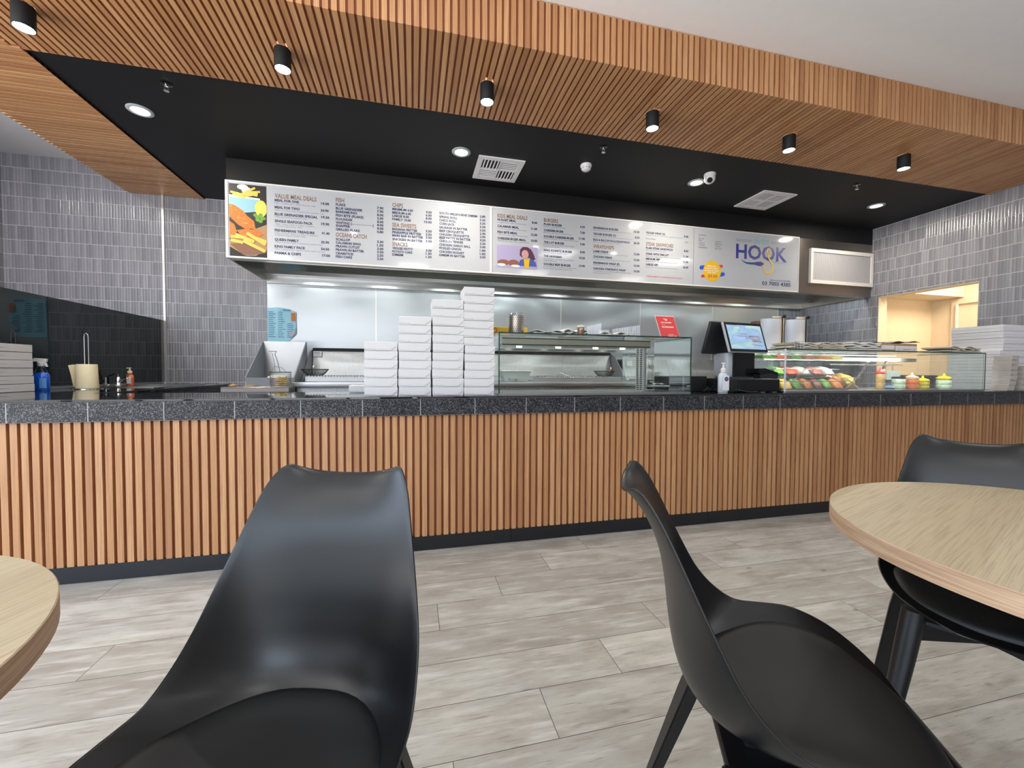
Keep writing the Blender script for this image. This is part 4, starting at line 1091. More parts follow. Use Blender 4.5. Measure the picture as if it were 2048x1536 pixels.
# kebab machines
def kebab(loc, label):
    t = thing('kebab_grill', label, 'kebab grill', loc)
    R_, H_ = .15, .50
    pts = [(-R_ * math.cos(a) , -R_ * .8 * math.sin(a), 0) for a in [PI * k / 16 for k in range(17)]]
    b = MB(); rows = [[(x, y, .08) for x, y, _ in pts], [(x, y, H_) for x, y, _ in pts]]
    b.grid(rows); rows = [[(x * .97, y * .97 + .002, .08) for x, y, _ in pts], [(x * .97, y * .97 + .002, H_) for x, y, _ in pts]]; b.grid(rows)
    b.build('curved_shield', 'kebab_white', t, True)
    box(-.16, .22, .05, .16, .0, H_ - .02, .004, 1).build('burner_housing', 'brown_side', t)
    MB().lathe([(.19, 0), (.19, .03), (.17, .045), (.03, .05)], 0.02, 0, 24).build('drip_tray', 'steel', t, True)
    b = MB(); b.box(.165, .185, -.02, .06, .03, H_ + .02); b.box(.208, .222, -.02, .06, .03, H_ + .02); b.build('upright', 'steel_v', t)
    box(.186, .207, -.01, .05, .03, H_).build('slotted_track', 'ink_black', t)
    b = MB(); b.box(.05, .20, -.015, .02, H_ + .02, H_ + .05, .004, 1); b.build('top_bracket', 'alu', t)
    b = MB(); b.lathe([(.001, -.018), (.02, -.016), (.027, 0), (.02, .016), (.001, .018)], 0, 0, 14, False); b.b.transform(Matrix.Translation((.215, -.03, H_ + .045)) @ Matrix.Rotation(PI / 2, 4, 'X')); b.build('top_knob', 'ink_black', t, True)
    b = MB(); b.lathe([(.001, -.014), (.018, -.012), (.022, 0), (.018, .012), (.001, .014)], 0, 0, 14, False); b.b.transform(Matrix.Translation((.25, -.05, .12)) @ Matrix.Rotation(PI / 2, 4, 'X')); b.build('side_knob', 'ink_black', t, True)
    return t
t0 = thing('kebab_bench', 'stainless bench carrying the two kebab grills in the corner', 'bench', (5.3, 4.7, 0))
b = MB(); b.box(4.66, XR - .02, 4.35, 5.28, 1.28, 1.32, .004, 1); b.build('bench_top', 'steel', t0, rel=True)
b = MB(); b.box(4.66, XR - .02, 4.37, 5.26, .88, .91, .004, 1); b.build('lower_shelf', 'steel', t0, rel=True)
for x in (4.70, XR - .06):
    for y in (4.40, 5.2): box(x - .02, x + .02, y - .02, y + .02, 0, 1.28).build('leg', 'steel_v', t0, rel=True)
kebab((4.80, 4.72, 1.321), 'white curved kebab grill shield half hidden by the till screen')
kebab((5.21, 4.72, 1.321), 'white curved kebab grill shield beside the tiled side wall')

# ================================================================== ON THE COUNTER: CARTONS
def snack_box(w_, d_, h_, mt_='white_board'):
    t = thing('snack_box', 'x', 'box', (0, 0, 0))
    b = MB()
    lo = [(-w_ / 2 + .002, 0.002), (w_ / 2 - .002, .002), (w_ / 2 - .002, d_ - .002), (-w_ / 2 + .002, d_ - .002)]
    hi = [(-w_ / 2, 0), (w_ / 2, 0), (w_ / 2, d_), (-w_ / 2, d_)]
    V = [[b.b.verts.new((x, y, z)) for x, y in q] for q, z in ((lo, 0.0008), (hi, h_ * .55), (hi, h_ - .0035), ([(x * .985, y * .985 + .002) for x, y in hi], h_ - .0008))]
    b.b.faces.new(V[0][::-1]); b.b.faces.new(V[-1])
    for A, B in zip(V, V[1:]):
        for i in range(4): b.b.faces.new((A[i], A[(i + 1) % 4], B[(i + 1) % 4], B[i]))
    b.build('carton', mt_, t)
    b = MB(); s = .0022
    b.poly([(-w_ / 2, -s, h_ - .004), (w_ / 2, -s, h_ - .004), (w_ / 2, -s, h_ * .62), (w_ * .30, -s, h_ * .10), (w_ * .08, -s, .006), (-w_ * .16, -s, .006), (-w_ * .19, -s, h_ * .28), (-w_ * .21, -s, .007), (-w_ / 2, -s, .012)], (0, .0021, 0))
    b.build('front_flap', mt_, t)
    return t
proto = None
SB = .0537 * 1.0
stacks = [(-.185, 6, 'leftmost'), (.010, 9, 'second'), (.208, 11, 'third'), (.404, 13, 'tallest, rightmost')]
tops = [1.254, 1.410, 1.518, 1.604]
stackname = ['shortest stack', 'nine box stack next to the shortest', 'eleven box stack next to the tallest', 'tallest stack beside the glass case']
for si, (x, n, _) in enumerate(stacks):
    h_ = (tops[si] - CZ) / n; pr = snack_box(.190, .195, h_)
    for k in range(n):
        dx = random.uniform(-.003, .003) + (-.004 if (si == 3 and k > 5) else 0); loc = (x + dx, 2.548 + random.uniform(0, .006), CZ + .0006 + h_ * k)
        nth = ('bottom', 'second from the bottom', 'third from the bottom', 'fourth from the bottom', 'fifth from the bottom', 'sixth from the bottom')
        ntop = ('topmost', 'second from the top', 'third from the top', 'fourth from the top', 'fifth from the top', 'sixth from the top', 'seventh from the top')
        pos = ntop[n - 1 - k] if (n - 1 - k) < (n + 1) // 2 else nth[k]
        lab = 'white snack box, %s of the %s' % (pos, stackname[si])
        rz = random.uniform(-.012, .012)
        if k == 0: pr.location = loc; pr.rotation_euler = (0, 0, rz); pr['label'] = lab; pr['group'] = 'white snack boxes in four stacks on the counter'
        else: dup(pr, loc, rz, lab, 'white snack boxes in four stacks on the counter')
t = snack_box(.20, .17, .050); t.location = (-.33, 2.99, CZ + .0006); t['label'] = 'single low white snack box lying behind the shortest stack'
# pizza box stack at the far left
def flat_box(w_, d_, h_, mt_='white_board', nm='pizza_box'):
    t = thing(nm, 'x', 'box', (0, 0, 0))
    box(-w_ / 2, w_ / 2, -d_ / 2, d_ / 2, .0005, h_ * .5, .002, 1).build('carton', mt_, t)
    b = MB(); b.poly([(-w_ / 2 - .002, -d_ / 2 - .002, h_ * .5), (w_ / 2 + .002, -d_ / 2 - .002, h_ * .5), (w_ / 2 + .002, -d_ / 2 - .002, h_ - .001), (-w_ / 2 - .002, -d_ / 2 - .002, h_ - .001)], (0, d_ + .004, 0))
    b.poly([(w_ / 2, -d_ / 2 - .0032, h_ - .002), (-w_ / 2, -d_ / 2 - .0032, h_ * .15), (w_ / 2, -d_ / 2 - .0032, h_ * .15)], (0, .0011, 0))
    b.poly([(w_ / 2 + .0022, -d_ / 2, .002), (w_ / 2 + .0022, d_ / 2, h_ - .004), (w_ / 2 + .0022, d_ / 2, .002)], (.0012, 0, 0)); b.build('lid', mt_, t)
    return t
pr = flat_box(.125, .36, .0527, 'white_board', 'tray_box'); g = 'white cartons stacked at the left end of the counter'
onl = ('bottom', 'second from the bottom', 'third from the bottom', 'third from the top', 'second from the top', 'topmost')
for k in range(6):
    loc = (-2.602 + random.uniform(-.003, .003), 3.33 + random.uniform(-.004, .004), CZ + .0006 + .0529 * k)
    lab = 'white carton beside the blue spray bottle, %s of its stack' % onl[k]
    if k == 0: pr.location = loc; pr['label'] = lab; pr['group'] = g
    else: dup(pr, loc, 0, lab, g)

# spray bottle
t = thing('spray_bottle', 'clear trigger spray bottle of blue cleaner beside the white carton pile', 'spray bottle', (-2.565, 3.61, CZ + .0005), .25)
MB().lathe([(.001, 0), (.040, 0), (.044, .006), (.044, .095), (.042, .110), (.034, .128)], 0, 0, 20, False, sy=.62).build('blue_liquid', 'blue_liquid', t, True, 60)
MB().lathe([(.034, .1285), (.026, .150), (.017, .165), (.015, .180)], 0, 0, 20, False, sy=.7).build('bottle_neck', 'glass_clear', t, True, 60)
b = MB(); b.lathe([(.016, .172), (.018, .175), (.018, .200), (.013, .203)], 0, 0, 16); b.build('collar', 'grate_white', t, True)
b = MB(); b.poly([(-.050, -.011, .206), (.030, -.011, .203), (.034, -.011, .226), (-.030, -.011, .230)], (0, .022, 0)); b.poly([(.012, -.008, .203), (.026, -.008, .203), (.034, -.008, .170), (.028, -.008, .168)], (0, .016, 0)); b.build('trigger_head', 'grate_white', t)
box(.000, .036, -.0290, -.0275, .018, .088).build('bottle_label', 'label_blue', t)
# paper towel roll on a wire stand
t = thing('paper_towel_stand', 'chrome wire paper towel stand with a tall narrow loop', 'stand', (-2.45, 3.85, CZ + .0005))
MB().lathe([(.09, 0), (.09, .004), (.085, .006)], 0, 0, 28).build('base_plate', 'chrome', t, True)
MB().tube([(-.012, 0, .004), (-.013, 0, .40), (-.010, 0, .422), (0, 0, .430), (.010, 0, .422), (.013, 0, .40), (.012, 0, .004)], .0028, 8).build('wire_loop', 'alu', t, True)
t = thing('paper_towel_roll', 'half used roll of cream paper towel on the wire stand', 'paper towel', (-2.45, 3.85, CZ + .0068))
MB().lathe([(.020, 0), (.062, 0), (.066, .002), (.060, .183), (.058, .185), (.020, .185)], 0, 0, 32, False).build('paper_roll', 'towel', t, True, 60)
MB().grid([[(-.058, -.02, .18), (-.062, -.035, .182), (-.085, -.05, .176)], [(-.061, -.02, .10), (-.065, -.03, .10), (-.072, -.045, .10)], [(-.064, -.02, .012), (-.067, -.025, .012), (-.069, -.03, .012)]]).build('loose_sheet', 'towel', t, True)
# soap
t = thing('soap_bottle', 'orange pump soap bottle with white label by the sink', 'soap bottle', (-2.55, 4.52, CZ + .0045))
MB().lathe([(.001, 0), (.029, 0), (.031, .004), (.031, .085), (.026, .100), (.012, .112)], 0, 0, 20, False, sy=.7).build('soap_body', 'amber', t, True, 60)
box(-.012, .022, -.0235, -.0222, .018, .082).build('bottle_label', 'label_white', t)
b = MB(); b.lathe([(.013, .112), (.017, .116), (.017, .135), (.007, .14), (.005, .158)], 0, 0, 14); b.box(-.024, .012, -.006, .006, .158, .166, .002, 1); b.build('pump', 'towel', t, True)

# ================================================================== LEFT GLASS CASE
def glass_case(name, label, x0, x1, y0, y1, z0, z1, bright_left=False):
    t = thing(name, label, 'display case', ((x0 + x1) / 2, (y0 + y1) / 2, z0)); th = .006
    box(x0, x1, y0, y0 + th, z0 + .012, z1 - th).build('front_glass', 'glass', t, rel=True)
    box(x0, x1, y0, y1, z1 - th, z1).build('top_glass', 'glass', t, rel=True)
    box(x0, x0 + th, y0 + th, y1, z0 + .012, z1 - th).build('side_glass', 'glass', t, rel=True)
    box(x1 - th, x1, y0 + th, y1, z0 + .012, z1 - th).build('side_glass', 'glass', t, rel=True)
    e_ = .0035
    b = MB(); b.box(x0, x1, y0 - e_ / 2, y0 + .0005, z1 - .0075, z1 + .0015); b.box(x1 - .007, x1 + .001, y0 - e_ / 2, y0 + .0005, z0 + .012, z1 - .0075)
    b.box(x0 - .001, x0 + .0005, y0, y1, z1 - .006, z1 + .001); b.box(x1 - .0005, x1 + .001, y0, y1, z1 - .006, z1 + .001)
    if not bright_left: b.box(x0 - .001, x0 + .006, y0 - e_ / 2, y0 + .0005, z0 + .012, z1 - .0075)
    b.build('glass_edge', 'glass_edge', t, rel=True)
    if bright_left: box(x0 - .003, x0 + .011, y0 - .004, y0 - .0005, z0 + .002, z1 - .002).build('corner_strip', 'grate_white', t, rel=True)
    b = MB(); b.box(x0 + .002, x1 - .002, y0 - .003, y1, z0 + .0006, z0 + .0115); b.build('base_deck', 'steel', t, rel=True)
    return t
M['tube_glow'] = lamp_mat('added_tube_glow', (1, .96, .88, 1), 0.5)  # glow of the tube added in the salad case
t = glass_case('hot_display_case', 'empty square glass display case between the snack boxes and the till', .527, 1.930, 2.556, 3.02, CZ, 1.331)
TX, TY = t.location.x, t.location.y
b = MB(); b.box(.56, 1.640, 2.62, 2.90, 1.262, 1.290); b.box(.56, 1.640, 2.615, 2.6195, 1.250, 1.304); b.build('heater_shelf', 'hood_steel', t, rel=True)
b = MB(); b.box(.562, 1.638, 2.6135, 2.6149, 1.296, 1.302); b.box(.562, 1.638, 2.6135, 2.6149, 1.254, 1.262); b.build('shelf_trim', 'glass_edge', t, rel=True)
b = MB(); b.box(.56, 1.50, 2.86, 2.90, 1.232, 1.246); b.build('lower_rail', 'steel', t, rel=True)
for x in (.68, .96, 1.24, 1.45):
    b = MB(); b.tube([(x, 2.70, 1.252), (x + .035, 2.70, 1.252)], .010, 10); b.build('heat_lamp', 'lamp_warm', t, True, rel=True)
for x in (1.552, 1.580):
    b = MB()
    b.box(x - .010, x + .010, 2.636, 2.640, .944, 1.250); bb = b.build('shelf_rail', 'alu', t, rel=True)
    b = MB()
    for k in range(21): b.box(x - .007, x + .007, 2.6345, 2.6358, .955 + k * .0138, .961 + k * .0138)
    b.build('rail_slot', 'ink_black', t, rel=True)
box(1.600, 1.616, 2.625, 2.650, .944, 1.250).build('corner_post', 'steel_v', t, rel=True)
box(1.622, 1.634, 2.64, 3.00, .944, 1.250).build('divider_glass', 'glass', t, rel=True)
b = MB(); b.box(1.64, 1.86, 2.70, 2.96, .972, .985, .002, 1); b.build('inner_shelf', 'steel', t, rel=True)
box(1.655, 1.668, 2.70, 2.72, .986, 1.11).build('ticket_holder', 'label_white', t, rel=True)
P = [[(1.66 + .19 * i / 8, 2.71 + .2 * j / 5, .989 + .010 * math.sin(i * 1.1 + j) ** 2 + (.03 * (1 - i / 3) if i < 3 and j < 2 else 0)) for j in range(6)] for i in range(9)]
tag(MB().grid(P).build('paper_bag', 'butcher', smooth=True), 'crumpled cream paper lying behind the divider in the empty glass case', 'paper')
# on top of the left glass case
TZ = 1.3318
t = thing('cutlery_holder', 'tall perforated steel cutlery holder on the empty glass case', 'cutlery holder', (.672, 2.68, TZ))
b = MB(); b.lathe([(.001, .0), (.048, 0), (.050, .003), (.050, .120), (.047, .120), (.047, .01), (.001, .01)], 0, 0, 32, False); b.build('perforated_cup', 'perf', t, True)
rr = random.Random(2)
for k in range(8):
    a = rr.uniform(0, 2 * PI); x, y = .034 * math.cos(a), .034 * math.sin(a)
    tag(MB().tube([(x * .6 + .672, y * .6 + 2.68, TZ + .014), (x + .672, y + 2.68, TZ + .115), (x * 1.25 + .672, y * 1.25 + 2.68, TZ + rr.uniform(.125, .146))], .005, 6, taper=[.003, .003, .007]).build('plastic_fork', 'glass_clear', smooth=True),
        'clear plastic fork standing in the perforated cutlery holder', 'fork', 'clear plastic forks in the cutlery holder')
t = thing('yellow_carton', 'yellow printed carton behind the perforated cutlery holder', 'box', (.65, 2.84, TZ), .05)
box(-.13, .13, -.05, .05, 0, .058, .003, 1).build('carton', 'yellow_box', t)
MB().tube([(-.108 + .016 * math.cos(a), -.0506, .033 + .016 * math.sin(a)) for a in [2 * PI * k / 16 for k in range(16)]], .003, 6, True).build('printed_ring', 'ink_red', t)
def paper_pile(name, label, cx, cy, w_, d_, z0, n, hh, mt_='paper', wave=.01, seed=1):
    rr = random.Random(seed); t = thing(name, label, 'paper', (cx, cy, z0)); 
    for k in range(n):
        ph = rr.uniform(0, 6); dz = hh / n; ox_ = rr.uniform(-.015, .015)
        up = [[(-w_ / 2 + w_ * i / 10 + ox_, -d_ / 2 + d_ * j / 5, .001 + k * dz + dz * .6 + wave * (k + 1) / n * (math.sin(i * .6 + ph) ** 2)) for j in range(6)] for i in range(11)]
        dn = [[(p[0], p[1], (.0006 + k * dz)) if k == 0 else (p[0], p[1], p[2] - dz * .75) for p in row] for row in up]
        b = MB(); b.grid(up); b.grid(dn)
        ring = lambda G: [G[i][0] for i in range(11)] + [G[10][j] for j in range(1, 6)] + [G[i][5] for i in range(9, -1, -1)] + [G[0][j] for j in range(4, 0, -1)]
        A, B = ring(up), ring(dn); A.append(A[0]); B.append(B[0]); b.grid([A, B])
        b.build('paper_layer', mt_, t, True, 50)
    return t
paper_pile('paper_sheets', 'low pile of white wrapping sheets on the empty glass case', .90, 2.70, .26, .20, TZ, 3, .014, 'paper', .014, 3)
paper_pile('paper_sheets', 'folded white paper rising beside the spice shaker', 1.15, 2.85, .22, .16, TZ, 3, .040, 'paper', .028, 4)
t = thing('spice_shaker', 'clear shaker with pale lid and orange seasoning on the glass case', 'shaker', (1.144, 2.70, TZ))
MB().lathe([(.001, 0), (.021, 0), (.023, .003), (.025, .060), (.023, .060), (.021, .006), (.001, .004)], 0, 0, 20, False).build('shaker_glass', 'glass_clear', t, True)
MB().lathe([(.001, .006), (.019, .006), (.021, .046), (.001, .047)], 0, 0, 18, False).build('seasoning', 'orange', t, True)
MB().lathe([(.027, .060), (.028, .063), (.028, .071), (.020, .074)], 0, 0, 20).build('shaker_lid', 'towel', t, True)
t = thing('wire_rack', 'pale blue wire rack of upright rods on the empty glass case', 'rack', (1.36, 2.74, TZ))
b = MB()
for k in range(13):
    x = -.185 + .011 * k; b.tube([(x, -.09 + .006 * k, .003), (x, -.09 + .006 * k, .064 + .0028 * k)], .0026, 5)
for k in range(26):
    x = -.03 + .0095 * k; b.tube([(x, .06 - .006 * k if k > 8 else .06, .003), (x, .06 - .006 * k if k > 8 else .06, .060 + .0014 * max(0, k - 8))], .0026, 5)
b.tube([(-.185, -.09, .003), (-.05, -.02, .003), (.05, .06, .003), (.21, -.09, .003), (-.185, -.09, .003)], .0024, 6)
b.build('wire_rods', 'bluewire', t)
paper_pile('paper_sheets', 'white crumpled napkins lying against the front of the wire rack', 1.37, 2.66, .24, .08, TZ, 2, .014, 'paper', .020, 9)
b = MB().grid([[(1.56 + .14 * i / 8, 2.68 + .12 * j / 5, TZ + .003 + .012 * math.sin(i * .8 + j * .6) ** 2 * (1 - i / 12)) for j in range(6)] for i in range(9)])
tag(b.build('blue_cloth', 'bluecloth', smooth=True), 'folded blue cloth at the foot of the wire rack', 'cloth')
t = thing('flat_carton', 'flattened brown carton on the glass case behind the red sign', 'box', (1.80, 2.85, TZ), .1)
box(-.10, .09, -.07, .07, 0, .020, .002, 1).build('carton', 'card', t); box(-.08, .07, -.06, .05, .0205, .026, .001, 1).build('flap', 'card', t)
t = thing('red_sign', 'red delivery sign leaning in a clear holder on the glass case', 'sign', (1.835, 2.66, TZ), -.05)
Rm = Matrix.Rotation(math.radians(7), 4, 'Y') if False else Matrix.Identity(4)
def lean(u, v, d=0.0): return Vector((u - v * .20, d + v * .22, .002 + v * .96))
b = MB(); V = [b.b.verts.new(lean(u, v, d)) for d in (0, .003) for (u, v) in ((-.072, 0), (.072, 0), (.072, .166), (-.072, .166))]
for q in ((0, 1, 2, 3), (7, 6, 5, 4), (0, 4, 5, 1), (1, 5, 6, 2), (2, 6, 7, 3), (3, 7, 4, 0)): b.b.faces.new([V[i] for i in q])
b.build('sign_sheet', 'red', t)
b = MB(); V = [b.b.verts.new(lean(u, v, d)) for d in (.0035, .006) for (u, v) in ((-.076, 0), (.076, 0), (.076, .172), (-.076, .172))]
for q in ((0, 1, 2, 3), (7, 6, 5, 4), (0, 4, 5, 1), (1, 5, 6, 2), (2, 6, 7, 3), (3, 7, 4, 0)): b.b.faces.new([V[i] for i in q])
b.build('sign_holder', 'grate_white', t); box(-.07, .07, .006, .09, 0, .003).build('holder_foot', 'grate_white', t)
text_mesh([(-.045, .113, 'WE DELIVER', .010, .085, .03), (-.045, .098, 'with', .005, .03, 0), (-.045, .078, 'DOORDASH', .011, .092, .04), (-.01, .022, 'ORDER', .006, .04, 0), (-.02, .008, 'THANK YOU', .009, .07, .03)], 'ink_white', 'sign_lettering', t, lambda u, v: lean(u, v, -.0006))
b = MB()
for pts in ([(-.02, .148), (.0, .148), (.012, .144), (.012, .134), (-.002, .134), (-.010, .140), (.004, .141), (.002, .144), (-.014, .144)],):
    b.poly([lean(u, v, -.0006) for u, v in pts], (0, .0004, 0))
b.build('sign_mark', 'ink_white', t)

# ================================================================== TILL AREA
t = thing('receipt_printer', 'black box shaped printer with a grey cable by the glass case', 'printer', (2.10, 2.90, CZ + .0005))
box(-.17, .17, -.09, .12, 0, .122, .006, 2).build('printer_body', 'black_plastic', t); box(-.055, -.042, -.093, -.0905, .004, .12).build('grey_cable', 'grey_cord', t)
b = MB()
for k in range(3):
    b.tube([(2.215 + .070 * math.cos(a) * (1 - .12 * k), 2.70 + .03 * math.sin(a + k), CZ + .006 + .010 * k + .008 * (1 + math.sin(2 * a))) for a in [2 * PI * i / 20 for i in range(20)]], .004, 6, True)
b.tube([(2.30, 2.70, CZ + .025), (2.38, 2.60, CZ + .02), (2.44, 2.58, CZ + .006), (2.52, 2.57, CZ + .005)], .004, 6)
tag(b.build('cable_coil', 'ink_black', smooth=True), 'tangle of black cable on the counter behind the sanitiser', 'cable')
t = thing('sanitiser_bottle', 'clear pump bottle of hand sanitiser with round dark badge', 'sanitiser', (2.255, 2.62, CZ + .0005))
MB().lathe([(.001, 0), (.038, 0), (.041, .006), (.041, .100), (.040, .120), (.032, .142), (.016, .152)], 0, 0, 24, False, sy=.65).build('bottle', mat('sanitiser_gel', S(196, 206, 214), .12, coat=.5), t, True, 60)
box(-.026, .030, -.0283, -.0272, .018, .128, .0004, 1).build('bottle_label', 'label_white', t)
b = MB(); b.lathe([(.0165, -.001), (.0165, .001)], 0, 0, 24); b.b.transform(Matrix.Translation((.006, -.0288, .102)) @ Matrix.Rotation(PI / 2, 4, 'X')); b.build('round_badge', 'ink_phone', t)
text_mesh([(-.004, .104, 'hand', .005, .020, 0), (-.006, .095, 'sanitiser', .004, .024, 0)], 'ink_white', 'badge_lettering', t, lambda u, v: Vector((u, -.0302, v)))
b = MB(); b.lathe([(.018, .150), (.020, .154), (.019, .178), (.008, .186), (.007, .214)], 0, 0, 16); b.box(-.016, .016, -.008, .008, .214, .224, .003, 1); b.build('pump', 'grate_white', t, True)
# cash drawer
t = thing('cash_drawer', 'low wide black cash drawer under the till', 'cash drawer', (2.54, 2.76, CZ + .004))
box(-.235, .232, -.14, .22, 0, .102, .004, 1).build('drawer_case', 'black_plastic', t); box(-.150, .228, -.146, -.1405, .006, .098, .003, 1).build('drawer_front', 'black_paint', t)
for x in (-.20, .09, .20): box(x - .02, x + .02, -.13, -.10, -.0035, -.0002).build('foot', 'grate_white' if x > 0 else 'black_plastic', t)
# till with two screens
t = thing('till', 'silver and black point of sale till with a lit customer screen', 'till', (2.505, 2.775, CZ + .1065))
b = MB(); b.box(-.135, .125, -.06, .10, 0, .20, .025, 4); b.build('till_body', 'silver_plastic', t, True)
box(-.088, .118, -.0655, -.0605, .012, .205, .002, 1).build('front_panel', 'black_gloss', t)
box(-.03, .03, -.02, .03, .195, .33, .006, 2).build('neck', 'silver_plastic', t, True)
def slab(w_, h_, th, bev): return MB().box(-w_ / 2, w_ / 2, -th / 2, th / 2, 0, h_, bev, 3)
Ms = Matrix.Translation((.038, -.085, .198)) @ Matrix.Rotation(math.radians(8), 4, 'Z') @ Matrix.Rotation(math.radians(-17), 4, 'X')
b = slab(.415, .252, .024, .010); b.b.transform(Ms); o = b.build('customer_screen', 'silver_plastic', t, True)
b = slab(.405, .242, .002, .0008); b.b.transform(Ms @ Matrix.Translation((0, -.0132, .005))); b.build('screen_bezel', 'black_gloss', o)
b = slab(.370, .200, .001, .0003); b.b.transform(Ms @ Matrix.Translation((0, -.0150, .026))); b.build('screen_display', 'screen', o)
b = MB()
for (u0, u1, v) in ((-.18, -.07, .222), (-.06, .02, .150), (-.09, .06, .132), (-.01, .05, .118)): b.box(u0, u1, -.0158, -.0155, v, v + .004)
b.b.transform(Ms); b.build('screen_text', 'ink_grey', o)
b = MB()
for k in range(7):
    z = .085 + .009 * k; b.tube([(.045 + .015 * math.sin(k), -.0157, z), (.10, -.0157, z + .007 * math.cos(k * 1.4)), (.165 - .008 * k % .03, -.0157, z + .002)], .0016, 4)
b.tube([(.035, -.0157, .068), (.15, -.0157, .056)], .0012, 4); b.b.transform(Ms); b.build('screen_drawing', 'meat', o)
Mr = Matrix.Translation((-.075, .095, .195)) @ Matrix.Rotation(math.radians(10), 4, 'Z') @ Matrix.Rotation(math.radians(17), 4, 'X')
b = slab(.40, .262, .026, .010); b.b.transform(Mr); b.build('staff_screen', 'black_plastic', t, True)
# payment terminal
t = thing('card_terminal', 'black card payment terminal tilted on its cradle on the cash drawer', 'card terminal', (2.682, 2.668, CZ + .107), -.10)
t.scale = (.86, .86, .86)
b = MB(); b.poly([(-.085, -.045, 0), (.09, -.045, 0), (.095, -.045, .028), (.02, -.045, .045), (-.085, -.045, .030)], (0, .09, 0)); b.build('cradle', 'black_plastic', t)
b = MB(); b.poly([(-.10, -.040, .050), (-.075, -.040, .035), (.095, -.040, .030), (.098, -.040, .052), (-.03, -.040, .092), (-.085, -.040, .088)], (0, .08, 0)); b.build('terminal_body', 'black_gloss', t)
b = MB(); b.poly([(-.075, -.028, .0905), (.0, -.028, .0845), (.0, .028, .0845), (-.075, .028, .0905)], (0, 0, .0012)); b.poly([(-.02, -.028, .0895), (.05, -.028, .0675), (.05, .028, .0675), (-.02, .028, .0895)], (0, 0, .0012)); b.build('terminal_screen', 'grate_white' if False else 'ink_grey', t)
box(.055, .075, -.03, .03, .062, .066).build('enter_key', 'yellow', t)

# ================================================================== RIGHT GLASS CASE WITH SALADS
t = glass_case('salad_display_case', 'long glass salad case full of trays and sauce bottles beside the till', 2.785, 4.990, 2.592, 3.10, CZ, 1.268, True)
for x in (3.135, 3.165, 3.46): box(x, x + .006, 2.60, 3.09, CZ + .0125, 1.261).build('divider_glass', 'glass', t, rel=True)
b = MB(); b.box(2.80, 3.90, 2.80, 3.08, 1.186, 1.196); b.build('upper_shelf', 'hood_steel', t, rel=True)
b = MB(); b.box(3.46, 4.65, 2.90, 2.96, 1.190, 1.222); b.box(3.46, 4.30, 2.78, 2.82, 1.150, 1.162); b.build('light_rail', 'hood_steel', t, rel=True)
b = MB(); b.tube([(4.02, 2.80, .99), (4.22, 2.86, 1.19)], .012, 8); b.build('gas_strut', 'alu', t, True, rel=True)
b = MB(); b.box(2.80, 3.46, 2.66, 3.06, 1.052, 1.058); b.build('middle_shelf', 'glass', t, rel=True)
b = MB(); b.box(2.80, 3.46, 2.62, 3.06, CZ + .012, CZ + .022); b.build('lower_shelf', 'steel', t, rel=True)
MB().tube([(2.82, 3.04, 1.250), (4.60, 3.04, 1.250)], .006, 8).build('added_glow_tube', 'tube_glow', t, True, rel=True)  # glowing tube added to the case to brighten its trays
area('added_case_fill', (3.86, 2.63, 1.235), (.55, 0, 0), 2.0, .02, 6, (1, .97, .90))  # unseen fill added along the case front to light the trays
def tray(x, y, z, w_, d_, h_, fill, label, seed):
    t = thing('salad_tray', label, 'tray', (x, y, z)); rr = random.Random(seed)
    b = MB(); lo = [(-w_ / 2 * .9, -d_ / 2 * .9), (w_ / 2 * .9, -d_ / 2 * .9), (w_ / 2 * .9, d_ / 2 * .9), (-w_ / 2 * .9, d_ / 2 * .9)]; hi = [(p[0] / .9, p[1] / .9) for p in lo]
    V1 = [b.b.verts.new((p[0], p[1], .0008)) for p in lo]; V2 = [b.b.verts.new((p[0], p[1], h_)) for p in hi]; b.b.faces.new(V1[::-1])
    for i in range(4): b.b.faces.new((V1[i], V1[(i + 1) % 4], V2[(i + 1) % 4], V2[i]))
    b.build('tray_body', 'glass_clear', t)
    b = MB(); b.tube([(p[0], p[1], h_) for p in hi], .003, 6, True); b.build('tray_rim', 'steel', t)
    nx, ny = 12, 6
    P = [[(-w_ / 2 * .88 + w_ * .88 * i / nx, -d_ / 2 * .88 + d_ * .88 * j / ny, (h_ * .85 + h_ * .55 * math.sin(PI * i / nx) * math.sin(PI * j / ny) + rr.uniform(-.006, .006)) if 0 < i < nx and 0 < j < ny else .004) for j in range(ny + 1)] for i in range(nx + 1)]
    o = MB().grid(P).build('filling', fill, t, True, 60); o['kind'] = 'stuff'
    return t
fl = []
def rowf(z, y, d_, h_, items, xa, where):
    x = xa
    for (w_, f_, what) in items:
        fl.append((x + w_ / 2, y, z, w_ - .006, d_, h_, f_, 'tray of %s %s' % (what, where))); x += w_
rowf(1.1965, 2.91, .18, .034, [(.15, 'green', 'pale lettuce'), (.15, 'tomato', 'sliced tomato'), (.14, 'green', 'mixed leaves'), (.15, 'meat', 'sliced ham'), (.15, 'carrot', 'grated carrot'), (.15, 'cheese', 'sliced cheese')], 2.81, 'on the top shelf of the salad case')
rowf(1.0585, 2.80, .22, .055, [(.13, 'green', 'chopped herbs'), (.13, 'tomato', 'chopped tomato'), (.13, 'onion', 'sliced onion'), (.12, 'meat', 'cured meat'), (.13, 'onion', 'pale slaw')], 2.81, 'on the glass middle shelf of the salad case')
rowf(CZ + .0225, 2.74, .22, .062, [(.13, 'chips_pale', 'battered bites'), (.10, 'green', 'shredded lettuce'), (.11, 'batter', 'fried patties'), (.09, 'meat', 'bacon'), (.10, 'green', 'dark greens'), (.12, 'carrot', 'orange slaw')], 2.81, 'on the bottom deck of the salad case')
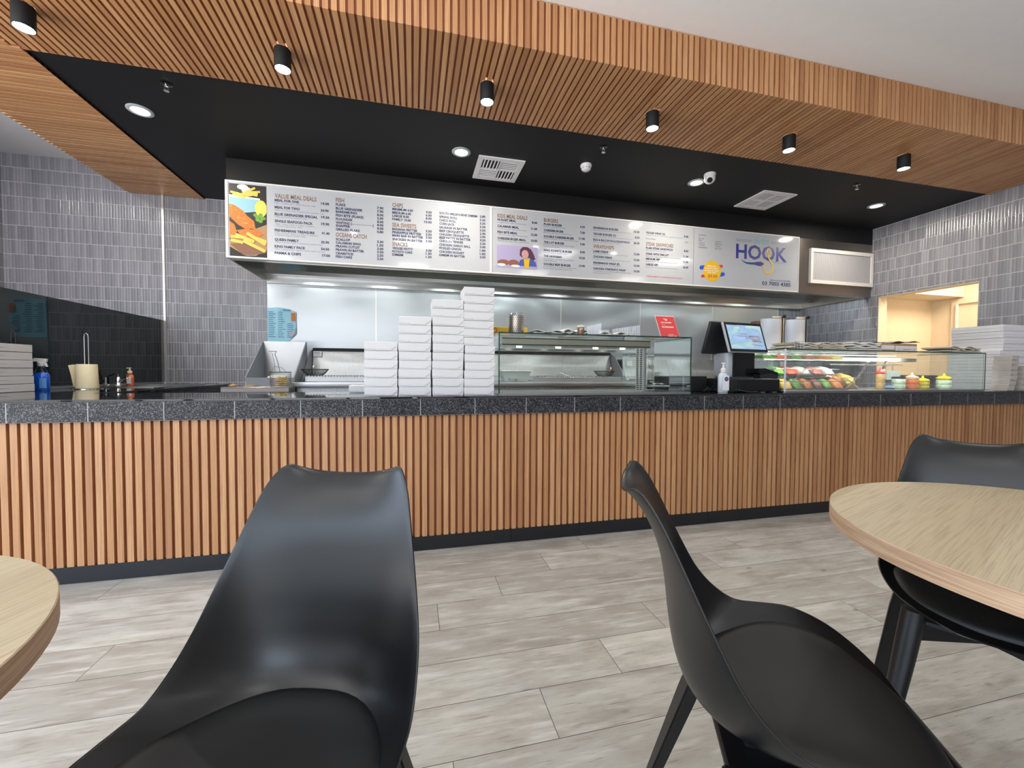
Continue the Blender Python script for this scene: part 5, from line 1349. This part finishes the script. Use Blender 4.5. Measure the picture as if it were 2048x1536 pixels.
rowf(CZ + .0125, 2.88, .26, .10, [(.16, 'batter', 'fried fish'), (.14, 'chips_pale', 'golden nuggets')], 3.475, 'past the second glass divider')
for k, a in enumerate(fl): tray(*a, seed=20 + k)
def tongs(pts, label):
    b = MB()
    for s in (-.008, .008): b.tube([Vector(p) + Vector((s, 0, abs(s))) for p in pts], .0026, 6)
    tag(b.build('tongs', 'chrome', smooth=True), label, 'tongs')
tongs([(2.95, 2.68, .995), (3.02, 2.64, 1.08), (3.10, 2.66, 1.165)], 'steel tongs leaning in the salad case next to the till')
tongs([(3.54, 2.70, .945), (3.66, 2.68, 1.06), (3.75, 2.68, 1.175)], 'long steel tongs leaning in the middle of the salad case')
tongs([(3.48, 2.66, 1.03), (3.56, 2.66, .99), (3.64, 2.66, .946)], 'short steel tongs leaning the other way beside the long pair')
tongs([(3.19, 2.65, 1.02), (3.27, 2.64, 1.05), (3.38, 2.64, 1.01), (3.44, 2.64, .975)], 'curved steel tongs arched over the bottom trays')
def squeeze(x, y, hh, r, bodym, capm, label, nozzle=True, cap_h=.02, flatcap=False):
    t = thing('sauce_bottle', label, 'sauce bottle', (x, y, CZ + .0125))
    MB().lathe([(.001, 0), (r * .96, 0), (r, .005), (r, hh * .42), (r * .97, hh * .46), (r, hh * .5), (r, hh * .93), (r * .92, hh)], 0, 0, 22, False).build('bottle', bodym, t, True, 50)
    pf = [(r * .98, hh), (r * 1.02, hh + .003), (r * 1.02, hh + cap_h)]
    pf += [(r * .9, hh + cap_h + .002)] if flatcap else [(r * .72, hh + cap_h + .010), (.011, hh + cap_h + .018), (.007, hh + cap_h + .035), (.004, hh + cap_h + .040)]
    MB().lathe(pf, 0, 0, 22).build('cap', capm, t, True, 50)
    return t
squeeze(3.915, 2.70, .135, .032, 'spice', 'redlid', 'tall jar of speckled seasoning with a red lid in the salad case', cap_h=.014)
squeeze(4.185, 2.74, .092, .047, 'pale_green', 'ink_black', 'pale sauce tub with a black lid in the salad case', flatcap=True, cap_h=.016)
squeeze(4.345, 2.74, .086, .046, 'orange', 'pink', 'orange sauce bottle with a pale pink nozzle lid')
squeeze(4.475, 2.74, .064, .046, 'mustard', 'yellow', 'short mustard bottle with a bright yellow nozzle lid', cap_h=.016)
squeeze(4.60, 2.84, .082, .035, 'tray_plastic', 'steel', 'clear jar with a steel lid behind the mustard bottle', flatcap=True, cap_h=.012)
squeeze(4.74, 2.74, .080, .052, 'pale_green', 'yellow', 'white sauce bottle with a yellow nozzle lid at the end of the sauce row')
b = MB(); b.lathe([(.001, 0), (.035, .002), (.042, .012), (.030, .028), (.012, .034), (.001, .034)], 4.045, 2.72, 14, False); b.move((0, 0, CZ + .0125))
tag(b.build('blue_sponge', 'bluecloth', smooth=True), 'small blue cloth bundle on the deck of the salad case', 'cloth')
t = thing('till_roll_box', 'small dark grey box between the yellow topped bottles', 'box', (4.545, 2.76, CZ + .0125)); box(-.022, .022, -.02, .02, 0, .052, .002, 1).build('carton', 'black_plastic', t)
# dark containers stacked behind the right end
pr = thing('black_container', 'x', 'container', (0, 0, 0)); b = MB(); b.box(-.125, .125, -.08, .08, .0005, .017, .004, 2); b.build('container_body', 'black_paint', pr)
for k in range(7):
    lab = 'black takeaway container, %s of the stack in the salad case' % ('bottom', 'second from the bottom', 'third from the bottom', 'middle', 'third from the top', 'second from the top', 'topmost')[k]
    loc = (4.99 - .13 + .004 * (k % 3) - .03, 2.99, CZ + .0125 + .0175 * k)
    if k == 0: pr.location = loc; pr['label'] = lab; pr['group'] = 'black takeaway containers in the salad case'
    else: dup(pr, loc, 0, lab, 'black takeaway containers in the salad case')
t = thing('order_stand', 'pale green plastic scoop holder hanging behind the sauce bottles', 'holder', (4.56, 3.03, CZ + .0125))
box(-.09, .09, 0, .006, .075, .165, .002, 1).build('plate', 'tray_plastic', t); box(-.005, .005, .0065, .012, 0, .235).build('stem', 'alu', t)
# wires of the whisk
tag(MB().tube([(4.13, 2.99, CZ + .014), (4.13, 2.99, 1.18), (4.16, 2.99, 1.18), (4.16, 2.99, CZ + .014)], .003, 6).build('wire_hanger', 'brown_side', smooth=True), 'thin brown wire hanger behind the black lidded tub', 'wire')
# on top of the right case
TZ2 = 1.2692
t = thing('wire_stand', 'small chrome wire stand on the salad case top next to the till', 'stand', (2.935, 2.61, TZ2))
b = MB()
for z in (.012, .034, .056): b.tube([(-.04, 0, z), (.05, 0, z)], .0018, 6)
for x in (-.04, -.01, .02, .05): b.tube([(x, 0, .001), (x, 0, .062)], .0018, 6)
b.tube([(-.04, 0, .05), (-.11, .02, .046), (-.12, .02, .012), (-.05, 0, .004)], .002, 6); b.build('wire_frame', 'chrome', t)
paper_pile('paper_bags', 'low pile of beige paper bags under the small wire stand on the salad case', 3.03, 2.73, .26, .20, TZ2, 5, .050, 'butcher', .010, 12)
paper_pile('paper_bags', 'flat stack of cream paper bags between the wire stand and the white bag pile', 3.295, 2.72, .24, .20, TZ2, 6, .056, 'butcher', .008, 13)
paper_pile('paper_bags', 'thick folded pile of white paper bags overhanging the case front', 3.62, 2.71, .30, .22, TZ2, 4, .062, 'paper', .012, 14)
def carton(x, y, w_, d_, h_, z, mt_, label, rz=0, face=None, nm='carton_box'):
    t = thing(nm, label, 'box', (x, y, z), rz); box(-w_ / 2, w_ / 2, -d_ / 2, d_ / 2, 0, h_, .002, 1).build('carton', mt_, t)
    if face: box(-w_ / 2 + .006, w_ / 2 - .012, -d_ / 2 - .0012, -d_ / 2 - .0001, h_ * .22, h_ - .006).build('printed_side', face, t)
    return t
carton(3.86, 2.71, .16, .20, .052, TZ2, 'card', 'flat brown carton with a white printed side next to the white bags', 0, 'label_white')
t = carton(4.085, 2.72, .24, .20, .044, TZ2, 'label_white', 'low white printed carton in front of the brown carton')
text_mesh([(-.10, .012, '(  - sauce -  )', .014, .19, 0), ], 'ink_red', 'side_lettering', t, lambda u, v: Vector((u, -.1012, v)))
carton(4.34, 2.935, .44, .20, .085, TZ2, 'card', 'long open brown carton behind the low white carton', .06)
b = MB().grid([[(4.20 + .40 * i / 12, 2.82 + .22 * j / 5, TZ2 + .088 + .016 * math.sin(i * .55 + j * .5) ** 2 + .010 * (i / 12)) for j in range(6)] for i in range(13)])
tag(b.build('plastic_wrap', 'silver_plastic', smooth=True), 'crumpled grey plastic sheet spread over the long brown carton', 'plastic sheet')
paper_pile('paper_bags', 'grey beige folded sheets on the salad case top near the pizza boxes', 4.78, 2.72, .36, .22, TZ2, 4, .042, 'butcher', .018, 17)
# big white boxes at the right end of the counter
g = 'white pizza boxes stacked at the right end of the counter'
pr = flat_box(.40, .38, .0612, 'bright_board'); names = ('bottom', 'second from the bottom', 'third from the bottom', 'fourth from the bottom', 'fifth from the bottom', 'fifth from the top', 'fourth from the top', 'third from the top', 'second from the top', 'topmost')
for k in range(10):
    off = -.035 if k < 6 else (.0, .012, .004, -.006)[k - 6]
    loc = (5.56 + off * .8 + random.uniform(-.004, .004), 2.86, CZ + .0006 + .0614 * k); lab = 'white pizza box by the tiled side wall, %s of its stack' % names[k]
    if k == 0: pr.location = loc; pr['label'] = lab; pr['group'] = g
    else: dup(pr, loc, 0, lab, g)
g = 'grey ended snack boxes at the right end of the counter'
pr = snack_box(.088, .12, .0448, 'grey_board')
nm7 = ('bottom', 'second from the bottom', 'third from the bottom', 'middle', 'third from the top', 'second from the top', 'topmost')
for k in range(7):
    loc = (5.175 + (-.03, -.012, .0, .004, .004, .012, .016)[k], 2.50, CZ + .0006 + .045 * k); lab = 'small grey ended box, %s of the taller stack before the pizza boxes' % nm7[k]
    if k == 0: pr.location = loc; pr['label'] = lab; pr['group'] = g
    else: dup(pr, loc, 0, lab, g)
for k in range(5):
    dup(pr, (5.31 + (.0, .012, .02, .024, .026)[k], 2.50, CZ + .0006 + .045 * k), 0, 'small grey ended box, %s of the lower stack against the pizza boxes' % ('bottom', 'second from the bottom', 'middle', 'second from the top', 'topmost')[k], g)

# ================================================================== CEILING FITTINGS
def pendant(loc, label):
    t = thing('ceiling_spotlight', label, 'spotlight', loc, 0, 'black cylinder spotlights along the timber soffit')
    MB().lathe([(.046, 0), (.046, -.112), (.044, -.114), (.0415, -.114), (.0415, -.100)], 0, 0, 32, False).build('lamp_housing', 'black_paint', t, True, 50)
    MB().lathe([(.001, -.1075), (.041, -.1075), (.041, -.1055), (.001, -.1055)], 0, 0, 28, False).build('lamp_lens', 'lamp', t)
    return t
pl = ['leftmost black spotlight on the timber soffit, cut by the frame top', 'second black spotlight from the left on the timber soffit', 'third black spotlight from the left on the timber soffit',
      'third black spotlight from the right on the timber soffit', 'second black spotlight from the right on the timber soffit', 'rightmost black spotlight on the timber soffit']
for i, l_ in enumerate(pl):
    x = -1.985 + 1.2333 * i; loc = (x, 2.752, SZ - .0005)
    pendant(loc, l_) if i == 0 else dup(bpy.data.objects['ceiling_spotlight'], loc, 0, l_)
    L = bpy.data.lights.new('spot_beam', 'SPOT'); L.energy = 16; L.spot_size = math.radians(95); L.spot_blend = 0.8; L.shadow_soft_size = .035; L.color = (.96, .98, 1)
    o = bpy.data.objects.new('spot_beam', L); C.objects.link(o); o.location = (x, 2.752, SZ - .125)
BZ = SZ + .0138
dl = ['recessed downlight near the tiled back wall corner of the black ceiling', 'recessed downlight beside the first air vent', 'recessed downlight touching the dome camera', 'recessed downlight beside the tiled side wall']
for i, l_ in enumerate(dl):
    x = -1.96 + 2.372 * i; loc = (x, 3.655, BZ)
    if i == 0:
        t = thing('downlight', l_, 'downlight', loc, 0, 'white rimmed downlights in the black ceiling')
        MB().lathe([(.082, 0), (.082, -.004), (.076, -.008), (.058, -.008), (.055, -.002)], 0, 0, 36, False).build('trim_ring', 'silver_plastic', t, True)
        MB().lathe([(.001, -.0030), (.0575, -.0030), (.0575, -.0018), (.001, -.0018)], 0, 0, 28, False).build('lens', lamp_mat('downlight_lens', (1, .93, .76, 1), 5), t)
    else: dup(bpy.data.objects['downlight'], loc, 0, l_)
    area('downlight_beam', (x, 3.655, BZ - .02), (0, 0, 0), .1, .1, 9, (1, .90, .74))
def vent(loc, label):
    t = thing('air_vent', label, 'air vent', loc, 0, 'square white four way air vents'); w_ = .213
    b = MB(); b.box(-w_, w_, -w_, -w_ + .045, -.012, 0); b.box(-w_, w_, w_ - .045, w_, -.012, 0); b.box(-w_, -w_ + .045, -w_ + .045, w_ - .045, -.012, 0); b.box(w_ - .045, w_, -w_ + .045, w_ - .045, -.012, 0)
    b.box(-.006, .006, -w_ + .045, w_ - .045, -.012, -.002); b.box(-w_ + .045, w_ - .045, -.006, .006, -.012, -.002); b.build('vent_frame', 'grate_white', t)
    box(-w_ + .04, w_ - .04, -w_ + .04, w_ - .04, -.0015, -.0003).build('vent_backing', 'black_paint', t)
    q = w_ - .045
    for (sx_, sy_, ax) in ((-1, 1, 'x'), (1, -1, 'x'), (-1, -1, 'y'), (1, 1, 'y')):
        b = MB()
        for k in range(5):
            a = .012 + (q - .012) * k / 5
            if ax == 'x':
                x0, x1 = sorted((sx_ * .008, sx_ * q)); y = sy_ * (a + .012); b.poly([(x0, y - .007, -.006), (x0, y + .003, -.011), (x0, y + .006, -.011), (x0, y - .004, -.006)], (x1 - x0, 0, 0))
            else:
                y0, y1 = sorted((sy_ * .008, sy_ * q)); x = sx_ * (a + .012); b.poly([(x - .004, y0, -.006), (x + .002, y0, -.011), (x + .006, y0, -.011), (x + .000, y0, -.006)], (0, y1 - y0, 0))
        b.build('louvre_blades', 'grate_white', t)
    return t
v = vent((.784, 3.875, BZ), 'square white air vent above the middle of the menu board'); dup(v, (3.80, 3.84, BZ), 0, 'square white air vent above the logo end of the menu board')
t = thing('smoke_detector', 'round white smoke detector on the black ceiling', 'smoke detector', (1.562, 3.60, BZ))
MB().lathe([(.052, 0), (.054, -.012), (.050, -.022), (.046, -.024), (.044, -.040), (.030, -.054), (.001, -.057)], 0, 0, 28, False).build('detector_body', 'grate_white', t, True)
b = MB()
for k in range(10):
    a = 2 * PI * k / 10; b.box(-.007, .007, -.0012, .0012, -.0025, .0025); 
    for v_ in list(b.b.verts)[-8:]: v_.co = Matrix.Translation((.0445 * math.cos(a), .0445 * math.sin(a), -.036)) @ Matrix.Rotation(a + PI / 2, 4, 'Z') @ v_.co
b.build('sensor_slots', 'ink_black', t)
t = thing('dome_camera', 'white eyeball security camera beside a downlight', 'security camera', (2.79, 3.47, BZ))
MB().lathe([(.052, 0), (.055, -.010), (.052, -.026)], 0, 0, 26).build('camera_base', 'grate_white', t, True)
b = MB(); b.lathe([(.001, -.050)] + [(.05 * math.sin(a), -.05 * math.cos(a)) for a in [PI * k / 14 for k in range(1, 14)]] + [(.001, .05)], 0, 0, 24, False); b.move((0, 0, -.045)); b.build('camera_ball', 'grate_white', t, True)
dv = Vector((-.45, -.60, -.55)).normalized(); b = MB(); b.tube([Vector((0, 0, -.045)) + dv * .040, Vector((0, 0, -.045)) + dv * .052], .024, 20); b.build('camera_lens', 'black_gloss', t, True)
def sprinkler(loc, label):
    t = thing('sprinkler_head', label, 'sprinkler', loc, 0, 'chrome sprinkler heads')
    MB().lathe([(.032, 0), (.034, -.003), (.028, -.006), (.012, -.006)], 0, 0, 24).build('ceiling_rose', 'black_gloss', t, True)
    b = MB(); b.tube([(0, 0, -.006), (0, 0, -.018)], .009, 10); b.tube([(-.008, 0, -.018), (-.013, 0, -.030), (-.006, 0, -.044)], .0025, 6); b.tube([(.008, 0, -.018), (.013, 0, -.030), (.006, 0, -.044)], .0025, 6)
    b.lathe([(.016, -.046), (.016, -.048)], 0, 0, 16); b.tube([(0, 0, -.018), (0, 0, -.044)], .002, 6); b.build('sprinkler_frame', 'chrome', t, True)
    return t
s0 = sprinkler((-1.606, 3.279, BZ), 'chrome sprinkler head near the tiled back wall corner of the black ceiling')
dup(s0, (1.581, 3.28, BZ), 0, 'chrome sprinkler head above the smoke detector'); dup(s0, (4.393, 3.30, BZ), 0, 'chrome sprinkler head near the tiled side wall')

# ================================================================== TABLES AND CHAIRS
def round_table(loc, r, label, tm, rz=0):
    t = thing('round_table', label, 'table', loc, rz)
    MB().lathe([(.001, .7120), (r - .001, .7120), (r, .7130), (r, .7490), (r - .0008, .7498)], 0, 0, 96, False).build('table_edge', 'oak_edge', t, True, 30)
    MB().lathe([(.001, .7499), (r - .0009, .7499), (r - .0014, .7504), (.001, .7504)], 0, 0, 96, False).build('table_top', tm, t, True, 30)
    MB().lathe([(.035, .012), (.035, .700)], 0, 0, 20).build('pedestal', 'leg', t, True)
    MB().lathe([(.19, 0), (.19, .008), (.05, .016), (.04, .03)], 0, 0, 40).build('base_plate', 'leg', t, True)
    MB().lathe([(.15, .700), (.15, .7118)], 0, 0, 24).build('mounting_plate', 'leg', t)
    return t
round_table((1.345, .481, 0), .4605, 'large round oak table with an empty black chair tucked under it', 'oak')
round_table((-.891, .499, 0), .4495, 'round oak table of which only one curved edge shows', 'oak2')

PROF = [
(-.270,.856,.120,.020,.022), (-.256,.851,.135,.023,.022), (-.232,.825,.154,.024,.015), (-.208,.780,.169,.027,.009), (-.190,.721,.184,.037,.010),
(-.179,.657,.199,.056,.014), (-.172,.593,.212,.081,.020), (-.161,.535,.220,.108,.034), (-.134,.488,.226,.128,.050), (-.084,.462,.229,.123,.073),
(-.017,.455,.230,.084,.081), (.061,.458,.232,.059,.075), (.134,.463,.220,.044,.052), (.195,.466,.192,.024,.027), (.238,.463,.145,.007,.010), (.262,.450,.085,-.004,.002)]
def cr_(P, t):
    n = len(P) - 1; i = min(int(t * n), n - 1); f = t * n - i
    p = [P[max(i - 1, 0)], P[i], P[i + 1], P[min(i + 2, n)]]
    return [.5 * ((2 * b_) + (c_ - a_) * f + (2 * a_ - 5 * b_ + 4 * c_ - d_) * f * f + (3 * b_ - a_ - 3 * c_ + d_) * f ** 3) for a_, b_, c_, d_ in zip(*p)]
def sh(u, v):
    y, z, w_, dy, dz = cr_(PROF, min(max(v, 0), 1)); k = abs(u) ** 2.6
    return Vector((w_ * u * (1 - .02 * abs(u)), y + dy * k, z + dz * k))
def sh_n(u, v):
    e_ = .01; a = sh(min(u + e_, 1), v) - sh(max(u - e_, -1), v); b_ = sh(u, min(v + e_, 1)) - sh(u, max(v - e_, 0))
    n = a.cross(b_); n.normalize(); return n if n.z > 0 or (n.y > 0 and v < .5) else -n
def make_chair(label):
    t = thing('dining_chair', label, 'chair', (0, 0, 0), 0)
    NU, NV = 26, 54; th = .0052
    G = [[sh(-1 + 2 * i / NU, j / NV) for i in range(NU + 1)] for j in range(NV + 1)]
    Nn = [[sh_n(-1 + 2 * i / NU, j / NV) for i in range(NU + 1)] for j in range(NV + 1)]
    up = [[G[j][i] + Nn[j][i] * th / 2 for i in range(NU + 1)] for j in range(NV + 1)]
    dn = [[G[j][i] - Nn[j][i] * th / 2 for i in range(NU + 1)] for j in range(NV + 1)]
    b = MB(); b.grid(up); b.grid(dn)
    ring = lambda Q: [Q[j][0] for j in range(NV + 1)] + [Q[NV][i] for i in range(1, NU + 1)] + [Q[j][NU] for j in range(NV - 1, -1, -1)] + [Q[0][i] for i in range(NU - 1, -1, -1)]
    A, B = ring(up), ring(dn)
    rn = ring(G); mid = []
    for k in range(len(A)):
        m_ = (A[k] + B[k]) / 2; cc = Vector((0, 0.0, .55)); out = (rn[k] - rn[(k + 1) % len(rn)]).cross(A[k] - B[k]) if False else Vector((0, 0, 0)); mid.append(m_ + out)
    b.grid([A, B]); bmesh.ops.remove_doubles(b.b, verts=list(b.b.verts), dist=.0002)
    o = b.build('seat_shell', 'shell', t, True, 60)
    s = o.modifiers.new('soften', 'SUBSURF'); s.levels = 1; s.render_levels = 1
    # padded cushion lying in the shell
    rows = []; NR, NA = 12, 56; v0, rv, ru = .745, .200, .85
    for r_ in range(NR + 1):
        q = r_ / NR; row = []
        for k in range(NA + 1):
            a = 2 * PI * k / NA; ca, sa = math.cos(a), math.sin(a)
            n_ = 2.7; sc_ = 1 / (abs(ca) ** n_ + abs(sa) ** n_) ** (1 / n_)
            u, v_ = ru * q * ca * sc_, v0 + rv * q * sa * sc_
            hgt = .004 + .015 * (1 - q ** 10) + .006 * (1 - q * q)
            row.append(sh(u, v_) + sh_n(u, v_) * hgt)
        rows.append(row)
    b = MB(); b.grid(rows); bot = []
    for k in range(NA + 1):
        a = 2 * PI * k / NA; ca, sa = math.cos(a), math.sin(a); sc_ = 1 / (abs(ca) ** 2.7 + abs(sa) ** 2.7) ** (1 / 2.7)
        u, v_ = ru * 1.0 * ca * sc_, v0 + rv * 1.0 * sa * sc_; bot.append(sh(u, v_) + sh_n(u, v_) * .0028)
    b.grid([rows[-1], bot]); bmesh.ops.remove_doubles(b.b, verts=list(b.b.verts), dist=.0002)
    b.build('seat_cushion', 'pad', t, True, 70)
    # under-seat frame and legs
    b = MB(); b.box(-.15, .15, -.09, .13, .395, .412, .004, 1); b.poly([(-.17, -.10, .35), (-.14, -.10, .35), (.17, .13, .35), (.14, .13, .35)], (0, 0, .045)); b.poly([(.17, -.10, .351), (.14, -.10, .351), (-.17, .13, .351), (-.14, .13, .351)], (0, 0, .044))
    b.box(-.06, .06, -.05, .06, .4125, .428)
    b.build('seat_frame', 'leg', t)
    for sx_ in (-1, 1):
        for (yt, yb, sq) in ((.115, .215, False), (-.085, -.205, True)):
            top = Vector((sx_ * .148, yt, .428)); bt = Vector((sx_ * .215, yb, 0.0)); b = MB()
            d = (bt - top)
            if sq:
                pts = []
                for f, wx, wy in ((0, .054, .030), (.25, .056, .030), (1, .032, .022)):
                    c = top + d * f; pts.append([(c.x - wx / 2, c.y - wy / 2, c.z), (c.x + wx / 2, c.y - wy / 2, c.z), (c.x + wx / 2, c.y + wy / 2, c.z), (c.x - wx / 2, c.y + wy / 2, c.z)])
                V = [[b.b.verts.new(p) for p in q] for q in pts]; b.b.faces.new(V[0][::-1]); b.b.faces.new(V[-1])
                for A_, B_ in zip(V, V[1:]):
                    for i in range(4): b.b.faces.new((A_[i], A_[(i + 1) % 4], B_[(i + 1) % 4], B_[i]))
                bmesh.ops.bevel(b.b, geom=[e_ for e_ in b.b.edges], offset=.003, segments=2, affect='EDGES')
                b.build('leg', 'leg', t, True)
            else:
                Q = []
                for f, r_ in ((0, .027), (.3, .025), (1, .0155)):
                    c = top + d * f; Q.append([b.b.verts.new((c.x + r_ * math.cos(2 * PI * k / 20), c.y + r_ * math.sin(2 * PI * k / 20), c.z)) for k in range(20)])
                for A_, B_ in zip(Q, Q[1:]):
                    for i in range(20): b.b.faces.new((A_[i], A_[(i + 1) % 20], B_[(i + 1) % 20], B_[i]))
                b.b.faces.new(Q[0][::-1]); b.b.faces.new(Q[-1]); b.build('leg', 'leg', t, True)
    return t
def heading(th): return th - PI / 2     # local +y points along the heading
c1 = make_chair('black moulded chair with its padded seat and back facing the viewer')
c1.location = (-.216, .698, 0); c1.rotation_euler = (0, 0, heading(-1.867)); c1['group'] = 'black moulded dining chairs with padded seats'
dup(c1, (.647, .625, 0), heading(-.499), 'black moulded chair seen side on, its curved lip turned from the viewer')
dup(c1, (1.529, .772, 0), heading(-2.527), 'black moulded chair tucked under the far side of the large oak table')
